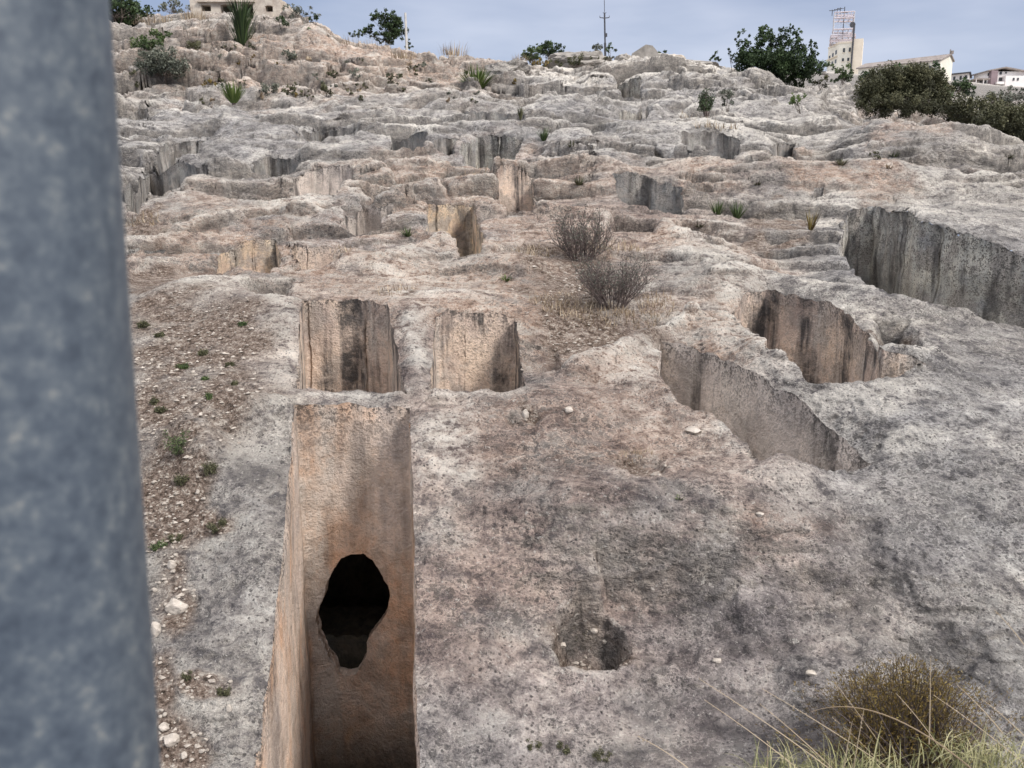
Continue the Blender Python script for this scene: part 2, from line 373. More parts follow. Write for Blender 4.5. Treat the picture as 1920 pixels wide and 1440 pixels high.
# ------------------------------------------------------------------ tomb shafts (picture outlines of their rims)
PITS = [
 # name tag, outline, depth, taper, warm, jitter
 ('hero', [(553, 758), (610, 755), (665, 752), (768, 754), (772, 850), (777, 1000), (779, 1200), (786, 1440), (800, 1800), (400, 1800), (476, 1440), (500, 1280), (524, 1100), (541, 900)], 3.1, .015, 1.0, .006),
 ('a', [(567, 560), (610, 562), (660, 562), (727, 573), (745, 650), (761, 728), (690, 725), (650, 728), (600, 727), (556, 722), (560, 640)], .85, .01, .8, .014),
 ('b', [(818, 596), (840, 588), (900, 585), (966, 588), (976, 650), (986, 708), (930, 721), (870, 711), (803, 718), (810, 650)], 2.0, .01, .9, .014),
 ('c', [(1238, 618), (1300, 640), (1350, 662), (1400, 690), (1450, 722), (1500, 745), (1560, 790), (1640, 857), (1540, 864), (1425, 850), (1400, 812), (1335, 762), (1272, 738), (1235, 695)], 2.2, .01, .6, .02),
 ('d', [(1372, 575), (1395, 540), (1440, 530), (1500, 545), (1545, 548), (1590, 580), (1625, 630), (1655, 655), (1705, 664), (1748, 690), (1690, 706), (1600, 719), (1540, 719), (1515, 712), (1500, 690), (1440, 655), (1420, 615)], 2.3, .01, .7, .03),
 ('e', [(1590, 400), (1640, 382), (1730, 415), (1830, 445), (1960, 490), (1960, 620), (1870, 603), (1760, 572), (1660, 549), (1615, 515), (1570, 470)], 2.6, .01, .2, .04),
 ('f', [(1148, 322), (1215, 326), (1222, 335), (1280, 345), (1280, 400), (1255, 405), (1220, 386), (1160, 372), (1155, 345)], 2.0, .01, .15, .03),
 ('g', [(800, 375), (885, 378), (892, 400), (908, 445), (902, 470), (862, 469), (845, 440), (800, 430)], 2.0, .01, 1.0, .03),
 ('h', [(930, 328), (1002, 330), (1002, 385), (985, 398), (955, 394), (935, 380)], 1.8, .01, .7, .03),
 ('i', [(680, 372), (715, 366), (738, 378), (715, 432), (650, 436), (640, 410)], 1.6, .01, .5, .04),
 ('j', [(548, 330), (590, 312), (655, 305), (662, 320), (630, 366), (600, 362), (550, 348)], 2.0, .01, .4, .04),
 ('k', [(474, 300), (505, 290), (565, 290), (558, 310), (520, 332), (474, 334)], 2.0, .01, .1, .04),
 ('l', [(300, 272), (325, 264), (386, 264), (370, 285), (325, 303), (290, 300)], 2.0, .01, .1, .04),
 ('m', [(236, 328), (280, 318), (390, 314), (345, 344), (275, 350), (262, 398), (236, 400)], 2.4, .01, .1, .05),
 ('n', [(733, 248), (800, 244), (795, 270), (775, 281), (735, 280)], 2.0, .01, .15, .05),
 ('o', [(812, 258), (862, 256), (850, 288), (838, 286), (812, 270)], 2.0, .01, .1, .05),
 ('p', [(862, 268), (900, 256), (985, 256), (975, 275), (940, 296), (868, 296)], 1.6, .01, .3, .06),
 ('q', [(1150, 140), (1203, 138), (1203, 183), (1165, 183)], 3.0, .01, .1, .05),
 ('r', [(1160, 205), (1215, 193), (1216, 218), (1195, 224), (1160, 222)], 2.0, .01, .3, .06),
 ('s', [(1278, 246), (1350, 240), (1390, 262), (1375, 298), (1330, 286), (1282, 268)], 2.0, .01, .1, .06),
 ('t', [(1448, 262), (1490, 262), (1490, 300), (1448, 300)], 2.0, .01, .1, .05),
 ('v', [(412, 472), (455, 450), (520, 452), (530, 490), (500, 512), (405, 510)], 1.2, .05, 1.0, .03),
 ('w', [(545, 462), (648, 458), (640, 480), (590, 503), (560, 505)], 1.0, .05, .8, .04),
 ('x', [(218, 200), (276, 198), (282, 222), (218, 222)], 1.6, .01, .1, .05),
 ('y', [(545, 236), (600, 224), (665, 228), (665, 250), (610, 256), (560, 254)], 1.4, .01, .2, .06),
 ('z', [(238, 450), (262, 452), (255, 474), (236, 480)], .8, .01, .2, .03),
 ('aa', [(270, 465), (312, 463), (300, 474), (272, 475)], .8, .01, .3, .02),
 ('ab', [(1220, 268), (1300, 276), (1290, 290), (1225, 284)], 1.0, .01, .2, .05),
 ('ac', [(865, 205), (990, 206), (975, 222), (880, 220)], 1.4, .01, .2, .07),
 ('ad', [(1525, 345), (1545, 345), (1542, 372), (1526, 372)], .8, .01, .3, .03),
]
LABELS = {
 'hero': 'deep ochre shaft tomb nearest the viewer with a jagged black hole in its end wall',
 'a': 'rectangular shaft tomb with black streaked end wall right behind the nearest shaft',
 'b': 'brown striped shaft tomb right of the flat stone slab between two shafts',
 'c': 'long slanting trench tomb with pale streaked wall in front of the round brown pit',
 'd': 'wide rounded pit with tan walls and a niche behind the long slanting trench',
 'e': 'big tall grey lichen covered trench wall at the right edge of the picture',
 'f': 'square dark grey shaft with a sharp corner above the dry grey shrubs',
 'g': 'narrow shaft with bright cream to orange wall and a dark vertical line',
 'h': 'small brown tomb shaft just left of the square dark grey shaft',
 'i': 'small shallow greyish tomb cut left of the cream and orange walled shaft',
 'j': 'grey shaft with pale left wall in the left middle of the hillside',
 'k': 'dark grey tomb opening left of the pale walled shaft',
 'l': 'small black looking tomb opening on the upper left ledges',
 'm': 'long dark streaked trench beside the blurred post',
 'n': 'dark little shaft with vertical streaks in the upper middle ledges',
 'o': 'small dark hollow just right of the streaked shaft in the upper middle',
 'p': 'wide shallow tomb with pale streaked wall right of the small dark hollow',
 'q': 'smooth grey cut in the crest below the tent shaped boulder',
 'r': 'small two toned tomb cut below the crest in the upper centre',
 's': 'long dark trench under a ridge in the upper right centre',
 't': 'small grey square cut at the foot of the upper right rock wall',
 'v': 'shallow tan coloured tomb scoop on the left above the white rock patch',
 'w': 'shallow brown tomb scoop just right of the tan scoop',
 'x': 'low grey tomb cut high on the left next to the post',
 'y': 'shallow dark cut with a pale block on the upper left ledges',
 'z': 'tiny dark cut in the rock touching the left post',
 'aa': 'tiny rectangular cut just right of another one near the post',
 'ab': 'thin dark slot across the ridge right of centre',
 'ac': 'low shadowed slot on the upper middle ledges below the fan palm',
 'ad': 'little dark notch in the pale rock right of the green sprouts',
}
def densify(P, step):
    o = []
    for i in range(len(P)):
        a, b = P[i], P[(i + 1) % len(P)]; n = max(1, int(np.hypot(*(b - a)) / step))
        for q in range(n): o.append(a + (b - a) * q / n)
    return np.array(o)
idx = np.arange(NT * NR).reshape(NT, NR)
quads = np.stack([idx[:-1, :-1], idx[1:, :-1], idx[1:, 1:], idx[:-1, 1:]], -1).reshape(-1, 4)
Vx, Vy, Vz = X.ravel(), Yg.ravel(), Z.ravel()
cell = (np.gradient(Yg, axis=1)).ravel()
fcx = Vx[quads].mean(1); fcy = Vy[quads].mean(1)
killed = np.full(len(quads), -1, np.int16)
rimd = np.full(NT * NR, 9.0)
pit_polys = {}; clean_polys = {}
for pi, (nm, pts, dep, tap, warm, jit) in enumerate(PITS):
    P = cast(smooth_h if nm in ('hero', 'a', 'b', 'c', 'd') else (lambda a, b: height(a, b, False)), pts)[:, :2]
    P = densify(P, .05 if P[:, 1].mean() < 9 else .12)
    clean_polys[nm] = P.copy()
    n1 = perlin(P[:, 0] * 4, P[:, 1] * 4, 50) + .6 * perlin(P[:, 0] * 11, P[:, 1] * 11, 51)
    n2 = perlin(P[:, 0] * 4, P[:, 1] * 4, 54) + .6 * perlin(P[:, 0] * 11, P[:, 1] * 11, 55)
    P = P + jit * np.stack([n1, n2], 1)
    pit_polys[nm] = P
    mg = .5
    lo, hi = P.min(0) - mg, P.max(0) + mg
    m = np.where((fcx > lo[0]) & (fcx < hi[0]) & (fcy > lo[1]) & (fcy < hi[1]) & (killed < 0))[0]
    sd = poly_sd(P, fcx[m], fcy[m]); killed[m[sd < 0]] = pi
    m = np.where((Vx > lo[0]) & (Vx < hi[0]) & (Vy > lo[1]) & (Vy < hi[1]))[0]
    rimd[m] = np.minimum(rimd[m], np.abs(poly_sd(P, Vx[m], Vy[m])))
# snap boundary vertices onto the rims, collect rim edges
adj = {}
alive = killed < 0
cnt_dead = np.bincount(quads[~alive].ravel(), minlength=NT * NR); cnt_live = np.bincount(quads[alive].ravel(), minlength=NT * NR)
bnd = np.where((cnt_dead > 0) & (cnt_live > 0))[0]
owner = np.full(NT * NR, -1, np.int16)
dq = quads[~alive]; dk = killed[~alive]
for c in range(4): owner[dq[:, c]] = dk
for pi, pit in enumerate(PITS):
    P = pit_polys[pit[0]]; b = bnd[owner[bnd] == pi]
    if len(b) == 0: print('no pit', pit[0]); continue
    px, py = Vx[b], Vy[b]; best = np.full(len(b), 1e9); nx = px.copy(); ny = py.copy()
    for i in range(len(P)):
        a_, b_ = P[i], P[(i + 1) % len(P)]; e_ = b_ - a_; L = e_ @ e_ + 1e-12
        s_ = np.clip(((px - a_[0]) * e_[0] + (py - a_[1]) * e_[1]) / L, 0, 1)
        qx, qy = a_[0] + s_ * e_[0], a_[1] + s_ * e_[1]; d = np.hypot(px - qx, py - qy)
        mm = d < best; best[mm] = d[mm]; nx[mm] = qx[mm]; ny[mm] = qy[mm]
    lim = 2.0 * np.maximum(cell[b], .0013 * Vy[b])
    ok = best < lim
    Vx[b[ok]] = nx[ok]; Vy[b[ok]] = ny[ok]
Vz[bnd] = height(Vx[bnd], Vy[bnd], False)
for pi, pit in enumerate(PITS):
    b = bnd[owner[bnd] == pi]
    if len(b) < 8: continue
    c_ = pit_polys[pit[0]].mean(0); wd = .05 + .014 * c_[1]; zb2_ = np.empty(len(b))
    for i in range(0, len(b), 400):
        q = b[i:i + 400]; d2 = (Vx[q][:, None] - Vx[b][None]) ** 2 + (Vy[q][:, None] - Vy[b][None]) ** 2
        w_ = np.exp(-d2 / (wd * wd)); zb2_[i:i + 400] = (w_ * Vz[b][None]).sum(1) / w_.sum(1)
    Vz[b] = .15 * Vz[b] + .85 * zb2_
# worn, rounded rims
rr = .035 + .0 * Vy
near = rimd < .5
kk = np.exp(-(rimd[near] / (.03 + .004 * Vy[near])) ** 2)
Vz[near] -= kk * (.010 + .0022 * Vy[near]) * (1 + 1.2 * perlin(Vx[near] * 6, Vy[near] * 6, 70))
# roughness pushed out along the surface
G = np.stack([Vx, Vy, Vz], 1).reshape(NT, NR, 3)
nn = np.cross(np.gradient(G, axis=0), np.gradient(G, axis=1)).reshape(-1, 3); nn /= np.linalg.norm(nn, axis=1)[:, None] + 1e-12
nn[nn[:, 2] < 0] *= -1
Dd = detail(Vx, Vy, Vz, soil_mask(Vx, Vy))
Dd[bnd] = np.clip(Dd[bnd], -.03, .03)
Sx, Sy = Vx.copy(), Vy.copy()
Vx = Vx + nn[:, 0] * Dd; Vy = Vy + nn[:, 1] * Dd; Vz = Vz + nn[:, 2] * Dd

def new_mesh(name, verts, faces, mat=None, parent=None, smooth=True, attrs=None):
    me = bpy.data.meshes.new(name)
    verts = np.asarray(verts, np.float32); nv = len(verts)
    if isinstance(faces, np.ndarray):
        nf, kf = faces.shape
        me.vertices.add(nv); me.vertices.foreach_set('co', verts.ravel())
        me.loops.add(nf * kf); me.loops.foreach_set('vertex_index', faces.astype(np.int32).ravel())
        me.polygons.add(nf); me.polygons.foreach_set('loop_start', np.arange(0, nf * kf, kf, dtype=np.int32))
        me.polygons.foreach_set('use_smooth', np.full(nf, smooth))
        me.update(calc_edges=True); me.validate()
    else:
        me.from_pydata([tuple(map(float, a)) for a in verts], [], faces); me.update()
        me.polygons.foreach_set('use_smooth', np.full(len(me.polygons), smooth))
    if attrs:
        for an, av in attrs.items():
            at = me.attributes.new(an, 'FLOAT', 'POINT'); at.data.foreach_set('value', np.asarray(av, np.float32))
    o = bpy.data.objects.new(name, me); col.objects.link(o)
    if mat: me.materials.append(mat)
    if parent: o.parent = parent
    return o
def tag(o, label, cat, group=None, kind=None):
    if label: o['label'] = label
    if cat: o['category'] = cat
    if group: o['group'] = group
    if kind: o['kind'] = kind
    return o
def empty(name, loc, label, cat, group=None):
    o = bpy.data.objects.new(name, None); o.location = loc; col.objects.link(o); o.empty_display_size = .2
    return tag(o, label, cat, group)

# ------------------------------------------------------------------ rock material
def mat_new(name):
    m = bpy.data.materials.new(name); m.use_nodes = True; m.node_tree.nodes.clear(); return m
class NB:
    def __init__(s, m):
        s.t = m.node_tree
        s.out = s.n('ShaderNodeOutputMaterial'); s.p = s.n('ShaderNodeBsdfPrincipled')
        s.t.links.new(s.p.outputs[0], s.out.inputs[0])
        s.p.inputs['Roughness'].default_value = .95; s.p.inputs['Specular IOR Level'].default_value = .15
    def n(s, t, **k):
        x = s.t.nodes.new(t)
        for a, b in k.items(): setattr(x, a, b)
        return x
    def l(s, a, b): s.t.links.new(a, b)
    def noise(s, vec, scale, detail=5, rough=.55, dist=0, out=0):
        x = s.n('ShaderNodeTexNoise'); x.inputs['Scale'].default_value = scale; x.inputs['Detail'].default_value = detail
        x.inputs['Roughness'].default_value = rough; x.inputs['Distortion'].default_value = dist
        if vec is not None: s.l(vec, x.inputs['Vector'])
        return x.outputs[out]
    def ramp(s, f, pts):
        x = s.n('ShaderNodeValToRGB'); e = x.color_ramp.elements
        e[0].position, e[1].position = pts[0][0], pts[-1][0]
        def c4(c): return (c, c, c, 1) if isinstance(c, (int, float)) else (*c, 1)
        e[0].color = c4(pts[0][1]); e[1].color = c4(pts[-1][1])
        for p_, c in pts[1:-1]: q = e.new(p_); q.color = c4(c)
        s.l(f, x.inputs[0]); return x.outputs[0]
    def mix(s, f, a, b, mode='MIX'):
        x = s.n('ShaderNodeMix', data_type='RGBA', blend_type=mode)
        for si, v in ((0, f), (6, a), (7, b)):
            sock = x.inputs[si]
            if isinstance(v, (int, float)): sock.default_value = v if si == 0 else (v, v, v, 1)
            elif isinstance(v, tuple): sock.default_value = (*v, 1)
            else: s.l(v, sock)
        return x.outputs[2]
    def math(s, op, a, b=None):
        x = s.n('ShaderNodeMath', operation=op); x.use_clamp = op in ('MULTIPLY', 'ADD', 'SUBTRACT')
        for sock, v in ((x.inputs[0], a), (x.inputs[1], b)):
            if v is None: continue
            if isinstance(v, (int, float)): sock.default_value = v
            else: s.l(v, sock)
        return x.outputs[0]
    def attr(s, n):
        x = s.n('ShaderNodeAttribute'); x.attribute_name = n; return x.outputs['Fac']
    def obj(s, scale=None):
        x = s.n('ShaderNodeTexCoord').outputs['Object']
        if scale:
            m = s.n('ShaderNodeMapping'); m.inputs['Scale'].default_value = scale; s.l(x, m.inputs[0]); x = m.outputs[0]
        return x
    def bump(s, h, dist, strength=1, nrm=None):
        x = s.n('ShaderNodeBump'); x.inputs['Distance'].default_value = dist; x.inputs['Strength'].default_value = strength
        s.l(h, x.inputs['Height'])
        if nrm is not None: s.l(nrm, x.inputs['Normal'])
        return x.outputs[0]
M = {}
def rock_surface():
    m = mat_new('weathered_limestone'); b = NB(m); v = b.obj(); vz = b.obj((1, 1, 1.7))
    n1 = b.noise(v, 1.25, 4, .6); n5 = b.noise(vz, 5.3, 5, .66); n16 = b.noise(vz, 18, 5, .68); n55 = b.noise(v, 60, 4, .7)
    t = b.math('ADD', b.math('ADD', b.math('MULTIPLY', n5, .40), b.math('MULTIPLY', n16, .34)), b.math('MULTIPLY', n55, .26))
    c = b.ramp(t, [(.425, (.15, .14, .138)), (.465, (.30, .278, .255)), (.50, (.435, .405, .365)), (.535, (.58, .545, .485)), (.575, (.76, .725, .65))])
    mid = b.noise(v, 2.1, 5, .62)
    c = b.mix(b.math('MULTIPLY', b.ramp(mid, [(.38, .25), (.54, 1)]), b.math('MULTIPLY', b.attr('pink'), .75)), c, b.mix(1.0, c, (.86, .68, .63), 'MULTIPLY'))
    c = b.mix(b.math('MULTIPLY', b.ramp(mid, [(.36, 1), (.46, 0)]), .50), c, b.mix(1.0, c, (.66, .67, .70), 'MULTIPLY'))
    pat = b.noise(b.obj((1, 1.3, 2.2)), .9, 7, .7)
    c = b.mix(1.0, c, b.ramp(pat, [(.38, (.78, .77, .78)), (.48, (.95, .94, .93)), (.54, (1.12, 1.10, 1.08)), (.62, (1.35, 1.32, 1.27))]), 'MULTIPLY')
    warm = b.attr('warm')
    wn = b.math('MULTIPLY', warm, b.ramp(b.noise(v, 1.9, 6, .66), [(.36, .15), (.54, 1)]))
    c = b.mix(wn, c, b.ramp(t, [(.42, (.20, .135, .10)), (.465, (.42, .30, .225)), (.52, (.64, .50, .40)), (.575, (.83, .73, .61))]))
    cool = b.attr('cool')
    c = b.mix(b.math('MULTIPLY', cool, b.ramp(mid, [(.36, .5), (.56, 1)])), c, b.ramp(t, [(.425, (.09, .09, .095)), (.465, (.235, .235, .24)), (.52, (.40, .40, .405)), (.575, (.68, .67, .65))]))
    st = b.math('MULTIPLY', b.attr('steep'), .50)  # steep faces darkened: riser shade painted in along with stain
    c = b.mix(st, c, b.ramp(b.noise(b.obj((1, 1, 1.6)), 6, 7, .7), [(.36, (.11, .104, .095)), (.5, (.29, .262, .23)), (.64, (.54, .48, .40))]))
    wh = b.attr('white')
    c = b.mix(b.math('MULTIPLY', wh, b.ramp(t, [(.42, .0), (.52, .95)])), c, (.80, .75, .66))
    # lichen: small crisp specks in patches; crevice shade painted in too
    la = b.ramp(n55, [(.535, 0), (.56, 1)]); lb = b.ramp(n16, [(.535, 0), (.565, 1)]); lc = b.ramp(n5, [(.56, 0), (.585, 1)])
    pa_ = b.ramp(n1, [(.40, .15), (.58, 1)]); pb_ = b.ramp(b.noise(v, 3.1, 4, .6), [(.42, .1), (.55, 1)])
    lic_shade = b.math('MAXIMUM', b.math('MULTIPLY', la, b.math('MULTIPLY', pb_, .85)), b.math('MULTIPLY', lb, b.math('MULTIPLY', pa_, .85)))
    lic_shade = b.math('MAXIMUM', lic_shade, b.math('MULTIPLY', lc, b.math('MULTIPLY', pa_, .55)))
    lic_shade = b.math('MAXIMUM', lic_shade, b.math('MULTIPLY', b.attr('cav'), b.ramp(n16, [(.42, .35), (.52, 1)])))  # hollows darkened: painted crevice shade mixed with lichen
    lic_shade = b.math('MAXIMUM', lic_shade, b.math('MULTIPLY', b.attr('dark'), b.ramp(b.math('ADD', b.math('MULTIPLY', n55, .5), b.math('MULTIPLY', n16, .5)), [(.47, 0), (.52, 1)])))
    lic_shade = b.math('MULTIPLY', lic_shade, b.ramp(wh, [(0, 1), (1, .35)]))
    def spots(scale, r0, r1, keep):
        x = b.n('ShaderNodeTexVoronoi'); x.inputs['Scale'].default_value = scale; b.l(b.n('ShaderNodeTexCoord').outputs['Object'], x.inputs['Vector'])
        sp3 = b.n('ShaderNodeSeparateColor'); b.l(x.outputs['Color'], sp3.inputs[0])
        wob = b.math('ADD', x.outputs['Distance'], b.math('MULTIPLY', b.math('SUBTRACT', n55, .38), .9))
        return b.math('MULTIPLY', b.ramp(wob, [(r0, 1), (r1, 0)]), b.ramp(sp3.outputs[0], [(keep, 0), (keep + .05, 1)]))
    sp_small = b.math('MULTIPLY', spots(44, .36, .44, .45), b.ramp(n5, [(.44, .25), (.52, 1)]))
    sp_big = b.math('MULTIPLY', spots(13, .34, .40, .55), b.ramp(n1, [(.42, .2), (.56, 1)]))
    lic_shade = b.math('MAXIMUM', lic_shade, b.math('MULTIPLY', b.math('MAXIMUM', sp_small, sp_big), .85))
    ck = b.n('ShaderNodeTexVoronoi', feature='DISTANCE_TO_EDGE'); ck.inputs['Scale'].default_value = 1.5
    wv = b.n('ShaderNodeVectorMath', operation='ADD'); wn3 = b.n('ShaderNodeTexNoise'); wn3.inputs['Scale'].default_value = 2.6; wn3.inputs['Detail'].default_value = 5
    b.l(b.obj((1, 1, 1.5)), wv.inputs[0]); b.l(wn3.outputs['Color'], wv.inputs[1]); b.l(wv.outputs[0], ck.inputs['Vector'])
    crack = b.math('MULTIPLY', b.ramp(ck.outputs['Distance'], [(.0025, 1), (.009, 0)]), b.ramp(mid, [(.51, 0), (.57, .6)]))
    lic_shade = b.math('MAXIMUM', lic_shade, crack)
    c = b.mix(b.math('MULTIPLY', lic_shade, .88), c, (.045, .042, .042))
    c = b.mix(b.ramp(b.noise(v, 33, 5, .7), [(.61, 0), (.65, .5)]), c, (.70, .66, .59))
    sn = b.math('ADD', b.math('MULTIPLY', n16, .5), b.math('MULTIPLY', n55, .5))
    so = b.ramp(sn, [(.40, (.05, .037, .027)), (.47, (.15, .11, .085)), (.53, (.26, .20, .16)), (.575, (.38, .32, .26)), (.62, (.60, .54, .46))])
    sf = b.math('MULTIPLY', b.attr('soil'), b.ramp(b.noise(v, 3.1, 6, .7), [(.38, .45), (.50, 1)]))
    c = b.mix(sf, c, so)
    b.l(c, b.p.inputs['Base Color'])
    h = b.math('ADD', b.math('MULTIPLY', n16, .6), b.math('MULTIPLY', n55, .4))
    b.l(b.bump(h, .10, 1.0), b.p.inputs['Normal'])
    return m
def cut_wall(name, warmc, midc, darkc, streak=.8, st_scale=2.6, grit=1.0):
    m = mat_new(name); b = NB(m); v = b.obj(); vs = b.obj((1, 1, .10)); rough_wall = name.startswith('grey')
    n3 = b.noise(b.obj((1, 1, .7)), 2.7, 5, .62); n12 = b.noise(v, 13, 6, .7); n50 = b.noise(v, 52, 4, .7)
    c = b.ramp(n3, [(.36, darkc), (.48, midc), (.62, warmc)])
    c = b.mix(.9, c, b.ramp(b.math('ADD', b.math('MULTIPLY', n12, .6), b.math('MULTIPLY', n50, .4)), [(.38, 1 - .45 * grit), (.5, 1), (.62, 1 + .35 * grit)]), 'MULTIPLY')
    gp = b.ramp(b.noise(v, 3.6, 6, .68), [(.47, 0), (.56, .75 * grit)])
    c = b.mix(gp, c, b.ramp(n12, [(.36, (.20, .18, .165)), (.6, (.50, .45, .40))]))
    st = b.noise(vs, st_scale, 5, .6)
    sm = b.math('MULTIPLY', b.ramp(st, [(.50, 0), (.57, 1)]), b.ramp(b.noise(v, 5.0, 7, .72), [(.36, .25), (.54, 1)]))
    c = b.mix(b.math('MULTIPLY', sm, streak), c, (.085, .078, .074))
    wsn = b.noise(b.obj((1, 1, .13)), st_scale * 1.3, 5, .6)
    c = b.mix(b.math('MULTIPLY', b.ramp(wsn, [(.55, 0), (.63, .7)]), b.ramp(n12, [(.38, .3), (.52, 1)])), c, (.62, .56, .49))
    # lichen near the rim, shade of the deep shaft painted lower down
    top = b.ramp(b.attr('depth'), [(0, 1), (.4, .9), (1, .55)]) if rough_wall else b.ramp(b.attr('depth'), [(0, 1), (.12, .6), (.5, .12), (1, .05)])
    sp_ = b.ramp(b.math('ADD', b.math('MULTIPLY', n12, .5), b.math('MULTIPLY', n50, .5)), [(.49, 0), (.54, 1)])
    c = b.mix(b.math('MULTIPLY', top, b.math('MULTIPLY', sp_, .85)), c, (.055, .053, .05))
    pit_ = b.ramp(n50, [(.57, 0), (.60, .7 * grit)]); c = b.mix(b.math('MULTIPLY', pit_, b.ramp(n3, [(.45, 0), (.55, 1)])), c, (.10, .08, .065))
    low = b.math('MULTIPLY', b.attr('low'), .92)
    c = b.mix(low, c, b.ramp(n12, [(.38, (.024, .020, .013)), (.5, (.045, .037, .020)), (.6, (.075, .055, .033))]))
    b.l(c, b.p.inputs['Base Color'])
    h = b.math('ADD', b.math('MULTIPLY', n12, .6), b.math('MULTIPLY', n50, .3))
    b.l(b.bump(h, .05, .9), b.p.inputs['Normal'])
    return m
M['rock'] = rock_surface()
M['wall_ochre'] = cut_wall('ochre_cut_limestone', (.84, .56, .38), (.78, .63, .51), (.68, .57, .49), .5, 2.0, .45)
M['wall_warm'] = cut_wall('tan_cut_limestone', (.86, .68, .53), (.74, .59, .48), (.54, .42, .35), .95, 3.2, .75)
M['wall_cream'] = cut_wall('cream_cut_limestone', (.92, .80, .62), (.86, .66, .46), (.66, .50, .38), .6, 2.4)
M['wall_pink'] = cut_wall('pale_streaked_limestone', (.88, .77, .67), (.74, .64, .56), (.56, .48, .42), .85, 2.8, .6)
M['wall_dark'] = cut_wall('dark_cut_limestone', (.50, .48, .43), (.36, .345, .325), (.21, .21, .205), .8)
M['wall_grey'] = cut_wall('grey_cut_limestone', (.80, .75, .64), (.60, .58, .52), (.38, .37, .36), .8)

# ------------------------------------------------------------------ terrain attributes
u_, v_ = uv_of(Vx, np.maximum(Vy, .5), base(Vx, Vy))
nb1 = fbm(Vx * .8, Vy * .8, 4, 81); nb2 = fbm(Vx * .8, Vy * .8, 4, 91)
un, vn = u_ + 60 * nb1, v_ + 30 * nb2
soilv = soil_mask(Vx, Vy)
warm_b = [(700, 460, 480, 110), (980, 560, 300, 90), (1340, 640, 120, 110), (1180, 700, 130, 60), (1100, 800, 300, 80), (900, 330, 250, 60), (1500, 330, 350, 30), (600, 110, 420, 70), (1700, 230, 80, 20), (1450, 1000, 120, 40), (1300, 450, 140, 40)]
warmv = blobs(un, vn, warm_b, .5) * (.55 + .45 * (vn < 700))
cool_b = [(1780, 900, 300, 260), (1750, 480, 250, 90), (700, 430, 250, 22), (380, 250, 260, 60), (1500, 1330, 600, 170), (1200, 270, 300, 40), (1400, 1150, 200, 80), (1350, 190, 150, 40), (900, 1380, 200, 120), (900, 245, 760, 50), (1200, 190, 300, 40)]
coolv = blobs(un, vn, cool_b, .5) * .48
pinkv = blobs(un, vn, [(1050, 840, 420, 240), (700, 640, 220, 130), (900, 1150, 260, 260), (1150, 420, 250, 70), (1250, 1180, 420, 300)], .6)
dark_b = [(1640, 1080, 35, 110), (1720, 1200, 90, 40), (1860, 1300, 90, 60), (1440, 1200, 90, 30), (480, 880, 60, 50), (1380, 1380, 260, 60), (1300, 1290, 130, 30)]
darkv = blobs(u_ + 25 * nb1, v_ + 25 * nb2, dark_b, .6) * .8
white_b = [(400, 560, 60, 26), (800, 520, 130, 40), (820, 450, 30, 22), (1320, 470, 70, 50), (470, 840, 80, 50), (540, 620, 40, 120), (1200, 680, 80, 40), (1330, 430, 60, 30), (1380, 240, 160, 30), (560, 400, 90, 30), (760, 230, 90, 14), (1560, 770, 160, 30), (1400, 600, 60, 80), (1440, 700, 80, 30), (830, 850, 60, 70), (1060, 150, 60, 20), (1240, 130, 150, 16), (620, 990, 20, 20), (1700, 380, 220, 22), (1180, 692, 70, 22), (1225, 650, 40, 36), (1290, 600, 45, 40), (1400, 640, 50, 24), (1470, 695, 60, 18), (1380, 530, 40, 60), (1300, 750, 60, 12), (1385, 792, 40, 22), (1560, 765, 60, 22), (1640, 800, 60, 22), (1720, 860, 60, 20), (640, 738, 110, 8), (880, 728, 110, 14), (770, 640, 30, 70), (1500, 715, 60, 10), (1730, 690, 40, 12)]
whitev = blobs(un * .5 + u_ * .5, vn * .5 + v_ * .5, white_b, .6) * .95
# the sharper a rib stands out of its surroundings, the whiter its painted highlight; hollows get lichen and painted shade
Zg = Vz.reshape(NT, NR)
def blur(a, n):
    for ax in (0, 1):
        c = np.cumsum(np.pad(a, [(n + 1, n) if i == ax else (0, 0) for i in (0, 1)], mode='edge'), ax)
        a = (np.take(c, range(2 * n + 1, c.shape[ax]), ax) - np.take(c, range(0, c.shape[ax] - 2 * n - 1), ax)) / (2 * n + 1)
    return a
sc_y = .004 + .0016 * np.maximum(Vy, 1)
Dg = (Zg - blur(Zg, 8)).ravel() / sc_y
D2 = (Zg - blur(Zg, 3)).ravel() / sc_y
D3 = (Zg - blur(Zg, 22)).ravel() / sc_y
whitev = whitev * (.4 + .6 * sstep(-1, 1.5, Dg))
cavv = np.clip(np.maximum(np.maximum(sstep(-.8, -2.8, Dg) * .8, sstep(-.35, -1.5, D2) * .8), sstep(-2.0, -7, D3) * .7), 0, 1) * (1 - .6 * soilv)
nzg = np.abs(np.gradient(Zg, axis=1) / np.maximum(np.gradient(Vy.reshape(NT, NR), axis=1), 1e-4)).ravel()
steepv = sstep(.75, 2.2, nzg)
whitev = np.clip(whitev + .55 * sstep(1.2, 4.0, Dg) * (1 - soilv), 0, 1) * (1 - steepv)
live = quads[alive]
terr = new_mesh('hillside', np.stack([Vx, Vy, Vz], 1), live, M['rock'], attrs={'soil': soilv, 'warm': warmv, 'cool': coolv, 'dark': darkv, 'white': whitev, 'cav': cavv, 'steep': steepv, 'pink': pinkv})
terr['kind'] = 'structure'

